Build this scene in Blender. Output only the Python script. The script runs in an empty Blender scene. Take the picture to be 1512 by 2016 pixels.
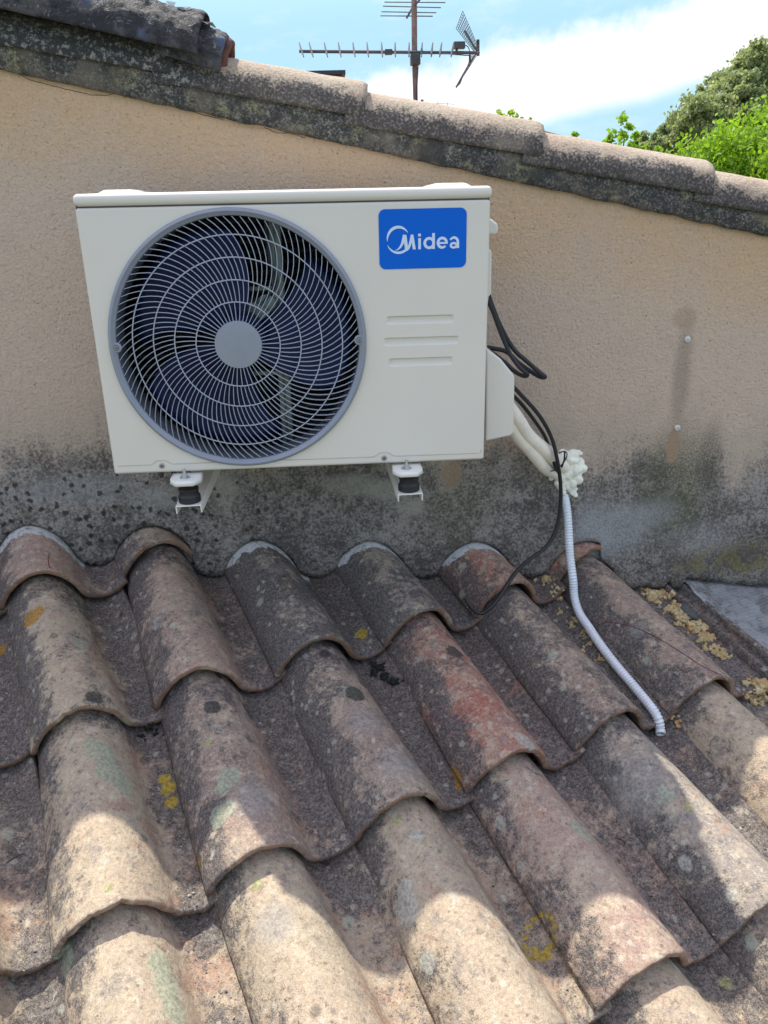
import bpy, bmesh, math, random
import numpy as np
from mathutils import Vector as V, Matrix, noise as NZ
from mathutils.bvhtree import BVHTree
random.seed(7); RNG = np.random.default_rng(7)
S = bpy.context.scene
COL = S.collection
R = math.radians
# ------------------------------------------------------------------ camera
CF, CP, CY, CR = 1556.45, 0.379527, 0.071061, 0.0340308      # focal (px of 2016), pitch down, yaw right, roll
CPOS = V((0.43559, -1.57297, 0.51633))
FWD = V((math.sin(CY)*math.cos(CP), math.cos(CY)*math.cos(CP), -math.sin(CP)))
_r = V((math.cos(CY), -math.sin(CY), 0)); _d = FWD.cross(_r)
RT = math.cos(CR)*_r + math.sin(CR)*_d; DN = -math.sin(CR)*_r + math.cos(CR)*_d
cam = bpy.data.cameras.new('camera'); co = bpy.data.objects.new('camera', cam); COL.objects.link(co)
cam.sensor_fit = 'VERTICAL'; cam.sensor_height = 36; cam.lens = 36*CF/2016; cam.clip_start = .02; cam.clip_end = 2000
m = Matrix.Identity(4)
for i, a in enumerate((RT, -DN, -FWD)):
    for k in range(3): m[k][i] = a[k]
    m[i][3] = CPOS[i]
co.matrix_world = m; S.camera = co
def ray(px, py): return (FWD + (px-756)/CF*RT + (py-1008)/CF*DN).normalized()
def at(px, py, y):                      # the point a pixel sees on the upright plane at depth y
    d = ray(px, py); return CPOS + d*((y-CPOS.y)/d.y)
# ------------------------------------------------------------------ view, sun, sky
S.view_settings.view_transform = 'Standard'; S.view_settings.look = 'None'
S.view_settings.exposure = 1.55; S.view_settings.gamma = 1
SUN_EL, SUN_AZ = 60.0, -29.0            # azimuth from +Y toward +X
sd = V((math.sin(R(SUN_AZ))*math.cos(R(SUN_EL)), math.cos(R(SUN_AZ))*math.cos(R(SUN_EL)), math.sin(R(SUN_EL))))
sl = bpy.data.lights.new('sun', 'SUN'); sl.energy = 2.3; sl.angle = R(.55); sl.color = (1, .94, .80)
so = bpy.data.objects.new('sun', sl); COL.objects.link(so); so.rotation_euler = sd.to_track_quat('Z', 'Y').to_euler()
so.location = (0, 0, 8)
# ------------------------------------------------------------------ node helper
class NT:
    def __init__(s, tree): s.t = tree; tree.nodes.clear()
    def n(s, typ, ins=None, **props):
        nd = s.t.nodes.new(typ)
        for k, v in props.items(): setattr(nd, k, v)
        for k, v in (ins or {}).items():
            sock = nd.inputs[k]
            if isinstance(v, bpy.types.NodeSocket): s.t.links.new(v, sock)
            else:
                if isinstance(v, (tuple, list)) and len(v) == 3 and sock.type == 'RGBA': v = (*v, 1)
                sock.default_value = v
        return nd
    def m(s, op, a, b=0.0, c=0.0, clamp=False):
        nd = s.n('ShaderNodeMath', {0: a, 1: b, 2: c}, operation=op); nd.use_clamp = clamp; return nd.outputs[0]
    def add(s, a, b): return s.m('ADD', a, b)
    def mul(s, a, b): return s.m('MULTIPLY', a, b)
    def sub(s, a, b): return s.m('SUBTRACT', a, b)
    def mx(s, a, b): return s.m('MAXIMUM', a, b)
    def mix(s, f, a, b, blend='MIX'):
        nd = s.n('ShaderNodeMix', {0: f, 6: a, 7: b}, data_type='RGBA', blend_type=blend); return nd.outputs[2]
    def sm(s, x, a, b, lo=0.0, hi=1.0):
        nd = s.n('ShaderNodeMapRange', {0: x, 1: a, 2: b, 3: lo, 4: hi}, interpolation_type='SMOOTHSTEP'); return nd.outputs[0]
    def noise(s, vec, scale, detail=4, rough=.55, dist=0.0, out=0):
        return s.n('ShaderNodeTexNoise', {'Vector': vec, 'Scale': scale, 'Detail': detail, 'Roughness': rough, 'Distortion': dist}).outputs[out]
    def vor(s, vec, scale, rnd=1.0, out=0, feature='F1'):
        return s.n('ShaderNodeTexVoronoi', {'Vector': vec, 'Scale': scale, 'Randomness': rnd}, feature=feature).outputs[out]
    def vm(s, op, a, b=(0, 0, 0), sc=None):
        d = {0: a, 1: b}
        nd = s.n('ShaderNodeVectorMath', d, operation=op)
        if sc is not None: nd.inputs[3].default_value = sc
        return nd
    def xyz(s, v): return s.n('ShaderNodeSeparateXYZ', {0: v}).outputs
    def pos(s): return s.n('ShaderNodeNewGeometry').outputs['Position']
    def bump(s, h, dist, strength=1.0, nrm=None):
        d = {'Height': h, 'Distance': dist, 'Strength': strength}
        if nrm is not None: d['Normal'] = nrm
        return s.n('ShaderNodeBump', d).outputs[0]
    def out(s, base, rough=.8, nrm=None, metal=0.0, spec=.5, coat=0.0, sss=None):
        d = {'Base Color': base, 'Roughness': rough, 'Metallic': metal, 'Specular IOR Level': spec, 'Coat Weight': coat}
        if nrm is not None: d['Normal'] = nrm
        b = s.n('ShaderNodeBsdfPrincipled', d)
        s.n('ShaderNodeOutputMaterial', {0: b.outputs[0]})
def mat(name):
    mt = bpy.data.materials.new(name); mt.use_nodes = True; return mt, NT(mt.node_tree)
# ------------------------------------------------------------------ world
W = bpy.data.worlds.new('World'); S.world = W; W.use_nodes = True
w = NT(W.node_tree)
sky = w.n('ShaderNodeTexSky', sky_type='NISHITA'); sky.sun_disc = False; sky.sun_elevation = R(SUN_EL); sky.sun_rotation = R(SUN_AZ)
sky.air_density = 1.0; sky.dust_density = 1.2; sky.ozone_density = 1.0
dv = w.n('ShaderNodeTexCoord').outputs['Generated']
x, y, z = w.xyz(dv)
azd = w.mul(w.m('ARCTAN2', x, y), 57.2958); eld = w.mul(w.m('ARCSINE', z), 57.2958)
nb = w.noise(dv, 9, 7, .6); nf = w.noise(dv, 34, 6, .62)
q = w.add(w.sub(eld, w.add(6.3, w.mul(azd, .16))), w.add(w.mul(w.sub(nb, .5), 4.0), w.mul(w.sub(nf, .5), 2.2)))
up = w.sm(q, .9, -.9)
lw = w.sm(w.add(w.sub(eld, w.add(.9, w.mul(azd, .2))), w.mul(w.sub(nb, .5), 1.5)), -.7, .8)
lw = w.mx(lw, w.sm(azd, 13, 8))
lf = w.sm(azd, -3, 3)
cl = w.mul(w.mul(up, lw), lf)
far = w.mul(w.sm(w.noise(dv, 3.0, 7, .6), .40, .56), w.sm(eld, 14, 28))        # unseen clouds over the rest of the sky, added as neutral fill light
wisp = w.mul(w.sm(w.noise(w.n('ShaderNodeMapping', {0: dv, 3: (1, 1, 3)}).outputs[0], 11, 6, .65), .5, .75), .22)
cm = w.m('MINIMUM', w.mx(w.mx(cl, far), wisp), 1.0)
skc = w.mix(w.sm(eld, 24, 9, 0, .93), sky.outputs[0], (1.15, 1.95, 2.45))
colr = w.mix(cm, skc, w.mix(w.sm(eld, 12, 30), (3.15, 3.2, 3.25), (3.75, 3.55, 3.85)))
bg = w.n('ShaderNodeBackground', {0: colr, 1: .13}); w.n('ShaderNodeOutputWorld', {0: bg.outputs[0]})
# ------------------------------------------------------------------ object helpers
def tag(o, label=None, cat=None, group=None, kind=None):
    if label: o['label'] = label
    if cat: o['category'] = cat
    if group: o['group'] = group
    if kind: o['kind'] = kind
    return o
def empty(name, loc=(0, 0, 0), mw=None):
    o = bpy.data.objects.new(name, None); COL.objects.link(o); o.empty_display_size = .05
    if mw is not None: o.matrix_world = mw
    else: o.location = loc
    return o
def mk(name, vs, fs, mt, parent=None, smooth=True, mw=None, uv=None, angle=None):
    me = bpy.data.meshes.new(name); me.from_pydata([tuple(v) for v in vs], [], fs)
    if mt is not None: me.materials.append(mt)
    if smooth:
        me.polygons.foreach_set('use_smooth', [True]*len(me.polygons))
        if angle: me.set_sharp_from_angle(angle=R(angle))
    if uv is not None:
        ul = me.uv_layers.new(name='UVMap'); li = np.empty(len(me.loops), int); me.loops.foreach_get('vertex_index', li)
        ul.data.foreach_set('uv', np.asarray(uv, float)[li].ravel())
    me.update()
    o = bpy.data.objects.new(name, me); COL.objects.link(o)
    if mw is not None: o.matrix_world = mw
    if parent is not None: o.parent = parent
    return o
class MB:                                   # mesh collector
    def __init__(s): s.v = []; s.f = []
    def addm(s, vs, fs):
        b = len(s.v); s.v += [V(a) for a in vs]; s.f += [tuple(b+i for i in f) for f in fs]; return s
    def box(s, lo, hi, M=None):
        vs = [V((x, y, z)) for x in (lo[0], hi[0]) for y in (lo[1], hi[1]) for z in (lo[2], hi[2])]
        if M: vs = [M @ a for a in vs]
        return s.addm(vs, [(0, 1, 3, 2), (4, 6, 7, 5), (0, 4, 5, 1), (2, 3, 7, 6), (0, 2, 6, 4), (1, 5, 7, 3)])
    def tube(s, path, rad, k=10, cap=True):
        P = [V(p) for p in path]; n = len(P); rad = rad if hasattr(rad, '__len__') else [rad]*n
        t = (P[1]-P[0]).normalized(); a = t.orthogonal().normalized(); vs = []
        for i in range(n):
            t = (P[min(i+1, n-1)]-P[max(i-1, 0)]).normalized(); a = (a - t*a.dot(t)).normalized(); b = t.cross(a)
            for j in range(k):
                th = 2*math.pi*j/k; vs.append(P[i]+(a*math.cos(th)+b*math.sin(th))*rad[i])
        fs = [(i*k+j, i*k+(j+1) % k, (i+1)*k+(j+1) % k, (i+1)*k+j) for i in range(n-1) for j in range(k)]
        if cap: fs += [tuple(range(k))[::-1], tuple((n-1)*k+j for j in range(k))]
        return s.addm(vs, fs)
    def lathe(s, prof, c, ax='y', k=48):            # prof: (radius, height along axis)
        vs = []
        for r, h in prof:
            for j in range(k):
                th = 2*math.pi*j/k; a, b = r*math.cos(th), r*math.sin(th)
                vs.append(V(c)+(V((a, h, b)) if ax == 'y' else V((a, b, h)) if ax == 'z' else V((h, a, b))))
        n = len(prof)
        fs = [(i*k+j, i*k+(j+1) % k, (i+1)*k+(j+1) % k, (i+1)*k+j) for i in range(n-1) for j in range(k)]
        if prof[0][0] > 0: pass
        return s.addm(vs, fs)
    def build(s, name, mt, parent=None, smooth=True, angle=35, bevel=0, seg=2, mw=None):
        o = mk(name, s.v, s.f, mt, parent, smooth, mw=mw, angle=angle)
        if bevel:
            b = o.modifiers.new('bevel', 'BEVEL'); b.width = bevel; b.segments = seg; b.limit_method = 'ANGLE'; b.angle_limit = R(40); b.harden_normals = False
        return o
def spline(pts, n=8):
    P = [V(p) for p in pts]; P = [P[0]*2-P[1]]+P+[P[-1]*2-P[-2]]; o = []
    for i in range(1, len(P)-2):
        a, b, c, d = P[i-1:i+3]
        for k in range(n):
            t = k/n; o.append(.5*((2*b)+(c-a)*t+(2*a-5*b+4*c-d)*t*t+(3*b-a-3*c+d)*t**3))
    o.append(P[-2]); return o
def fbm(p, sc, o=3): return NZ.fractal(V(p)*sc, 1.0, 2.0, o)
# ------------------------------------------------------------------ materials
def spotmask(w, P, spots, amp=.013, nscale=80):
    """max over world-space blobs (x,y,z,r,soft) with ragged outlines; returns mask"""
    nz = w.noise(P, nscale, 6, .75, out=1)
    Pd = w.vm('ADD', P, w.vm('SCALE', w.vm('SUBTRACT', nz, (.5, .5, .5)).outputs[0], sc=amp*2).outputs[0]).outputs[0]
    res = None
    for (c, r, soft) in spots:
        d = w.vm('DISTANCE', Pd, tuple(c)).outputs['Value']
        k = w.sm(d, r+soft, r-soft)
        res = k if res is None else w.mx(res, k)
    return res
def simple(name, col, rough=.6, bumps=None, var=.06, metal=0.0, spec=.5, coat=0.0, scale=30):
    mt, w = mat(name); P = w.pos()
    n1 = w.noise(P, scale, 5); c = w.mix(w.sm(n1, .3, .7), tuple(a*(1-var) for a in col), tuple(min(1, a*(1+var)) for a in col))
    nrm = None
    if bumps: nrm = w.bump(w.noise(P, bumps[0], 3), bumps[1])
    w.out(c, rough, nrm, metal, spec, coat); return mt
# ------------------------------------------------------------------ lower roof geometry
P0 = V((-0.225478, 0.180146, -0.287477)); UU = V((0.2461311, 0.0976874, 0)); VV = V((0.1526356, -0.3845774, -0.1225009))
NN = V((0.1047254, -0.263864, 0.9588579)); UH = UU.normalized(); VH = VV.normalized(); UL, VL = .26481, .43151
PROF = [(-137, -88), (-130, -66), (-119, -46), (-106, -29), (-90, -13), (-70, 0), (-50, 8), (-30, 9), (-10, 4), (8, -6), (25, -21), (40, -40), (52, -62), (61, -82), (73, -96), (92, -103), (114, -103), (131, -95), (146, -82), (156, -74)]
PROF_F = PROF[:15] + [(98, -101), (125, -103), (160, -103), (188, -103), (192, -101), (196, -82), (205, -82), (209, -101), (225, -105), (238, -101), (242, -79), (256, -79), (261, -104)]
JIT = {(0, 1): (.016, .010), (1, 1): (0, -.005), (2, 1): (.005, .001), (3, 1): (.014, .002), (4, 1): (.012, -.008), (5, 1): (.034, -.049), (0, 2): (.001, .002),
       (1, 2): (-.01, -.001), (2, 2): (.004, .005), (3, 2): (-.005, .001), (4, 2): (.003, -.002), (5, 2): (.012, .005), (0, 0): (-.003, .002), (1, 0): (.019, -.019), (3, 3): (-.012, -.001)}
def node(i, j):
    s, t = JIT.get((i, j), (math.sin(i*3.1+j*1.7)*.004, math.cos(i*2.3+j*2.9)*.004))
    if j == -1 or (i >= 2 and j == 0): s = JIT.get((i, 1), (0, 0))[0]*.6
    return P0+UH*(i*UL+s)+VH*(j*VL+t-.009)
def rp(s, h, j, i=5): return P0+UH*(i*UL+s)+VH*(j*VL)+NN*h    # roof coordinates -> world
# clay material
def clay_material():
    mt, w = mat('weathered clay'); P = w.pos()
    oi = w.n('ShaderNodeObjectInfo'); uvn = w.xyz(w.n('ShaderNodeTexCoord').outputs['UV']); u, v = uvn[0], uvn[1]
    tint = oi.outputs['Color']; mold_shade = oi.outputs['Alpha']
    rnd = oi.outputs['Random']
    off = w.n('ShaderNodeCombineXYZ', {0: w.mul(rnd, 7.0), 1: w.mul(rnd, 13.0), 2: w.mul(rnd, 3.0)}).outputs[0]
    Q = w.vm('ADD', P, off).outputs[0]
    big = w.noise(Q, 7, 5, .6); mid = w.noise(Q, 30, 6, .7); fine = w.noise(P, 330, 3, .7); grain = w.noise(P, 720, 2, .6)
    g2 = w.noise(P, 170, 4, .75); g3 = w.noise(Q, 62, 5, .72)
    base = w.mix(w.sm(big, .35, .68), tint, w.mix(.5, tint, (.40, .34, .25)))
    base = w.mix(w.mul(w.sm(mid, .48, .64), .6), base, (.48, .395, .29))                       # pale mineral crust
    base = w.mix(w.mul(w.sm(w.add(w.noise(Q, 14, 5, .7), w.mul(w.sm(u, .42, .7), .10)), .57, .69), .5), base, (.30, .135, .095))     # worn through to red clay
    base = w.mix(w.mul(w.sm(w.noise(Q, 20, 7, .75), .52, .62), .55), base, (.19, .17, .165))   # grey weathered bloom
    base = w.mix(w.mul(w.sm(g3, .56, .64), .45), base, (.13, .11, .09)); base = w.mix(w.mul(w.sm(g3, .44, .36), .5), base, (.55, .46, .345))
    base = w.mix(w.mul(w.sm(g2, .50, .60), .36), base, w.mix(.55, base, (.62, .53, .40))); base = w.mix(w.mul(w.sm(g2, .47, .38), .42), base, w.mix(.6, base, (.07, .06, .055)))
    # soot, mould and the upper rows' painted shade: left flank, channel, near the overlap above
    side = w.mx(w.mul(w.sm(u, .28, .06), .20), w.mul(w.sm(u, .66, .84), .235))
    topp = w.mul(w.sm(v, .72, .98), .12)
    dk = w.add(w.add(w.add(w.noise(Q, 11, 8, .74), side), topp), w.sub(w.mul(mold_shade, .32), .15))
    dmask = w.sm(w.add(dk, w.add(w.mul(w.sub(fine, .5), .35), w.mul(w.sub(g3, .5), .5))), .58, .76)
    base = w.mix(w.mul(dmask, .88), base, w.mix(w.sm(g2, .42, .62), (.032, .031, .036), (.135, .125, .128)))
    # grit in the channel
    ch = w.mul(w.sm(u, .69, .80), w.sm(w.add(w.noise(Q, 120, 4, .7), w.mul(w.sub(mid, .5), .4)), .52, .62))
    base = w.mix(w.mul(ch, .5), base, (.27, .25, .23))
    # small lichens, pale and dark
    Qd = w.vm('ADD', Q, w.vm('SCALE', w.vm('SUBTRACT', w.noise(P, 110, 4, .7, out=1), (.5, .5, .5)).outputs[0], sc=.016).outputs[0]).outputs[0]
    for sc, thr, r0, col, op in ((19, .86, .17, (.045, .045, .043), .6), (34, .90, .24, (.42, .43, .37), .55), (15, .93, .2, (.40, .44, .34), .6), (55, .88, .30, (.52, .49, .41), .5), (75, .84, .27, (.05, .045, .04), .5)):
        vd = w.n('ShaderNodeTexVoronoi', {'Vector': Qd, 'Scale': sc}); cellr = w.xyz(vd.outputs['Color'])[0]
        k = w.mul(w.sm(vd.outputs['Distance'], r0+.06, r0-.06), w.m('GREATER_THAN', cellr, thr))
        base = w.mix(w.mul(k, w.sm(g2, .3, .5, op*.5, op)), base, col)
    base = w.mix(w.mul(w.sm(grain, .54, .64), .3), base, (.62, .55, .45)); base = w.mix(w.mul(w.sm(grain, .46, .36), .3), base, (.06, .05, .045))
    # fresh orange edge of the mouth
    edge = w.mul(w.sm(v, -.002, -.02), w.sm(w.noise(Q, 25, 3), .3, .6))
    base = w.mix(w.mul(edge, .7), base, (.24, .125, .07))
    # named lichen patches, each at its own place on the roof
    for spots, col, opq in LICHEN:
        k = spotmask(w, P, spots); base = w.mix(w.mul(k, w.sm(fine, .25, .5, .6, opq)), base, w.mix(w.sm(w.noise(P, 160, 3), .4, .6), tuple(.6*a for a in col), col))
    h = w.add(w.add(w.mul(g2, .9), w.mul(mid, 1.2)), w.add(w.mul(grain, .3), w.add(w.mul(g3, .6), w.mul(dmask, -.35))))
    w.out(base, .88, w.bump(h, .0022, .9), spec=.25)
    return mt
M_STEEL = simple('zinc steel', (.55, .56, .58), .35, metal=.9, var=.15)
M_WHITE = simple('white powder coat', (.74, .74, .69), .42, (900, .00015), var=.015, spec=.4, scale=6)
M_CASE = simple('cream casing paint', (.65, .62, .57), .30, (700, .00012), var=.022, spec=.5, scale=3)
M_GREY = simple('grey plastic', (.235, .26, .32), .25, var=.03)
M_NAVY = simple('navy blade plastic', (.006, .013, .066), .5, var=.1, spec=.25)
M_DARK = simple('dark interior metal', (.05, .05, .055), .5, var=.2)
M_BLUE = simple('blue badge film', (.0005, .115, .60), .45, spec=.15, var=.01)
M_LOGO = simple('badge lettering', (.58, .68, .86), .4, var=.01)
M_RUB = simple('black rubber', (.012, .013, .018), .5, (300, .0004), var=.2)
M_HOSE = simple('white corrugated plastic', (.70, .74, .79), .4, (120, .0004), var=.05)
M_INS = simple('cream foam insulation', (.84, .78, .68), .75, (200, .002), var=.06)
M_MAST = simple('rusty painted mast', (.20, .13, .12), .6, var=.3)
M_ALU = simple('weathered aluminium', (.075, .08, .10), .6, var=.2)
# ------------------------------------------------------------------ lower roof tiles
def prof_smooth(pr, n=3):
    return [(p.x/1000, p.y/1000) for p in spline([(a, b, 0) for a, b in pr], n)]
def make_tile(i, j, tint, mold_shade):
    A = node(i, j); B = node(i, j-1); ax = (B-A); L = ax.length+.045; ya = ax.normalized()
    if j <= 0 or (i >= 2 and j == 1): L = min(L, VL+.03)
    xa = (UH - ya*UH.dot(ya)).normalized(); za = xa.cross(ya); mw = Matrix.Identity(4)
    for c_, a in enumerate((xa, ya, za)):
        for k in range(3): mw[k][c_] = a[k]
    for k in range(3): mw[k][3] = A[k]
    pr = prof_smooth(PROF_F if i == 5 else PROF); M = len(pr); N = 34; th = .0138
    sd_ = i*17.3+j*5.1; vs = []; uv = []
    nr = []
    for a in range(M):
        p, q = pr[max(a-1, 0)], pr[min(a+1, M-1)]; d = V((q[0]-p[0], q[1]-p[1])).normalized(); nr.append((-d.y, d.x))
    for layer in (0, 1):
        for b in range(N):
            tt = 0 if b == 0 else (.0018 if b == 1 else .006 if b == 2 else .006+(L-.006)*((b-2)/(N-3)))
            f = tt/VL; tap = 1-.10*max(0, f)
            for a in range(M):
                s_, h_ = pr[a]; flat = max(0, s_-.15)
                e = .0022*fbm((s_*9+sd_, tt*6, h_*9), 1) + .0008*fbm((s_*60, tt*60+sd_, 0), 1)
                inset = (.0022 if b == 0 else .0005 if b == 1 else 0)
                o_ = (e-inset) if layer == 0 else (-th+e*.5+inset)
                ss = s_-(min(s_, .05)+.035)*(1-tap)+nr[a][0]*o_; hh = h_-(h_+.1)*.07*f+nr[a][1]*o_-.031*f
                te = tt
                if b < 3: te += .0036*fbm((s_*20, sd_, 1), 1)+.0014*fbm((s_*110, sd_, 1), 1)+.011*max(0, fbm((s_*38, sd_*2, 5), 1, 2)-.34)
                vs.append((ss, te, hh)); uv.append(((s_+.135)/.278 if s_ < .15 else 1.0, f if not (b == 0 or layer == 1) else -.03))
    fs = []; q = M*N
    for b in range(N-1):
        for a in range(M-1):
            o = b*M+a; fs.append((o, o+1, o+M+1, o+M)); fs.append((q+o, q+o+M, q+o+M+1, q+o+1))
    for a in range(M-1):
        fs.append((a+1, a, q+a, q+a+1)); o = (N-1)*M+a; fs.append((o, o+1, q+o+1, q+o))
    for b in range(N-1):
        o = b*M; fs.append((o, o+M, q+o+M, q+o)); o = b*M+M-1; fs.append((o+M, o, q+o, q+o+M))
    ob = mk('clay_roof_tile', vs, fs, None, mw=mw, uv=uv)
    ob.color = (*tint, mold_shade+(.18 if j <= 2 else .05))  # upper rows, in the wall's shade, get extra darkening in their colour
    return ob
def onroof(px, py, h=-.0):                   # lichen centre on the crest plane lowered by h
    d = ray(px, py); C = P0+NN*h; return CPOS+d*((C-CPOS).dot(NN)/d.dot(NN))
TAN = (.38, .295, .215); PINK = (.33, .215, .18); GRY = (.23, .20, .19); RED = (.31, .105, .078); BRN = (.25, .17, .145)
TILES = {  # (column, row): tint, mould, label
 (-1, 0): (BRN, .6, 'clay roof tile at the far left edge, its right rim against the cracked topmost tile'),
 (-1, 1): (BRN, .55, 'clay roof tile at the left edge with a small orange lichen disc in its channel'),
 (-1, 2): (TAN, .35, 'half shaded clay tile at the left edge beside the tile with a large pale green lichen'),
 (-1, 3): (TAN, .3, 'sunlit clay tile at the left edge whose curved lip ends near the bottom left corner'),
 (0, 0): (PINK, .35, 'cracked topmost clay tile at the left, whitish mortar crust along its top'),
 (0, 1): (TAN, .5, 'shaded clay tile with a big orange lichen disc, leftmost full column'),
 (0, 2): (TAN, .3, 'mostly sunlit clay tile with a large pale green lichen at its top, leftmost column'),
 (0, 3): (TAN, .3, 'sunlit clay tile at the bottom left with two pale green lichen patches'),
 (1, 0): (BRN, .6, 'short dark tile stub tucked under the wall left of the left bracket'),
 (1, 1): (PINK, .45, 'pinkish shaded clay tile with white lichen dots, second column just below the short stub'),
 (1, 2): (BRN, .45, 'clay tile with a pointed patch of sunlight and a reddish right side, second column'),
 (1, 3): (TAN, .25, 'sunlit clay tile with a grey bloom and a yellow green dot, second column at the bottom'),
 (2, 1): (GRY, .95, 'blackened clay tile touching the wall between the two wall brackets'),
 (2, 2): (BRN, .60, 'dusty brown shaded clay tile with dark round spots, third column, second from the wall'),
 (2, 3): (TAN, .25, 'clay tile at bottom centre, shaded on top, with rings of pale lichen on its sunlit part'),
 (3, 1): (GRY, .85, 'dark clay tile touching the wall below the right bracket'),
 (3, 2): (RED, .45, 'brick red worn clay tile in the middle of the roof'),
 (3, 3): (PINK, .35, 'clay tile with a green lichen in shade and a sunlit lower half, fourth column'),
 (3, 4): (TAN, .25, 'clay tile at the bottom edge with a broad shadow under the lip above, fourth column'),
 (4, 1): (RED, .5, 'dark red clay tile at the wall with the black cable lying over its lip'),
 (4, 2): (BRN, .62, 'mottled grey brown clay tile left of the white corrugated hose'),
 (4, 3): (GRY, .50, 'clay tile at the right with the shadow edge running down its length'),
 (4, 4): (BRN, .45, 'clay tile at the bottom right corner, mostly hidden under the lip above'),
 (5, 1): (RED, .15, 'short red clay tile under the wall crossed by the white corrugated hose'),
 (5, 2): (BRN, .42, 'clay tile with a thin curved crack, right of the white corrugated hose'),
 (5, 3): (TAN, .25, 'sunlit clay tile at the right edge below the cracked one'),
}
tiles = {}
for k, (t_, mo, lb) in TILES.items():
    o = make_tile(*k, t_, mo); tag(o, lb, 'roof tile', 'clay tiles of the lower roof'); tiles[k] = o
# deck under the tiles
mt, w = mat('roof deck mortar'); P = w.pos()
w.out(w.mix(w.sm(w.noise(P, 40, 6, .7), .4, .6), (.05, .045, .04), (.16, .14, .12)), .95, w.bump(w.noise(P, 60, 6), .006)); M_DECK = mt
deck = MB(); N_ = 24
vs = []; fs = []
dk = [rp(-2.4, -.135, -1.0), rp(1.4, -.135, -1.0), rp(1.4, -.135, 9), rp(-2.4, -.135, 9)]
dk2 = [p-NN*.12 for p in dk]
deck.addm(dk+dk2, [(0, 3, 2, 1), (4, 5, 6, 7), (0, 1, 5, 4), (1, 2, 6, 5), (2, 3, 7, 6), (3, 0, 4, 7)])
deck_o = deck.build('roof_deck', M_DECK, smooth=False, angle=None)
tag(deck_o, 'dark mortar bed showing in gaps under the clay tiles of the lower roof', 'roof deck')
# silver membrane right of the ribs
mt, w = mat('aluminium flashing membrane'); P = w.pos(); uvn = w.n('ShaderNodeTexCoord').outputs['UV']
g = w.xyz(w.vm('MULTIPLY', uvn, (60, 60, 0)).outputs[0])
def lines(ww, a): return ww.sm(ww.m('ABSOLUTE', ww.sub(ww.m('FRACT', a), .5)), .40, .5)
gl = w.mx(lines(w, g[0]), lines(w, g[1])); dirt = w.sm(w.noise(P, 18, 7, .7), .46, .62)
c = w.mix(w.mul(dirt, .8), (.36, .38, .40), (.11, .10, .09)); c = w.mix(w.mul(w.sm(w.noise(P, 70, 5, .7), .56, .64), .6), c, (.09, .08, .07)); c = w.mix(w.mul(gl, .55), c, (.60, .62, .64))  # dirt, then the sheen of the embossed grid painted as pale lines
w.out(c, w.sm(dirt, 0, 1, .42, .8), w.bump(w.add(w.mul(gl, .5), w.mul(w.noise(P, 14, 4), 3)), .003), metal=.35); M_MEM = mt
vs = []; uv = []; fs = []; na, nb_ = 60, 80
for b in range(nb_+1):
    for a in range(na+1):
        s_ = .262+.62*a/na; j_ = .55+2.3*b/nb_
        s2 = s_ + (.006*fbm((0, j_*9, 3), 1) if a == 0 else 0)
        h_ = -.100+.006*fbm((s_*9, j_*5, 0), 1)+.0022*fbm((s_*40, j_*22, 0), 1)-.03*(a/na)
        vs.append(rp(s2, h_, j_)); uv.append((s_*1.6, j_*.43*1.6))
fs = [(b*(na+1)+a, b*(na+1)+a+1, (b+1)*(na+1)+a+1, (b+1)*(na+1)+a) for b in range(nb_) for a in range(na)]
mem = mk('flashing_membrane', vs, fs, M_MEM, uv=uv)
so_ = mem.modifiers.new('thick', 'SOLIDIFY'); so_.thickness = .002
tag(mem, 'silver grid embossed flashing membrane stuck down at the right below the wall', 'flashing')
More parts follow.
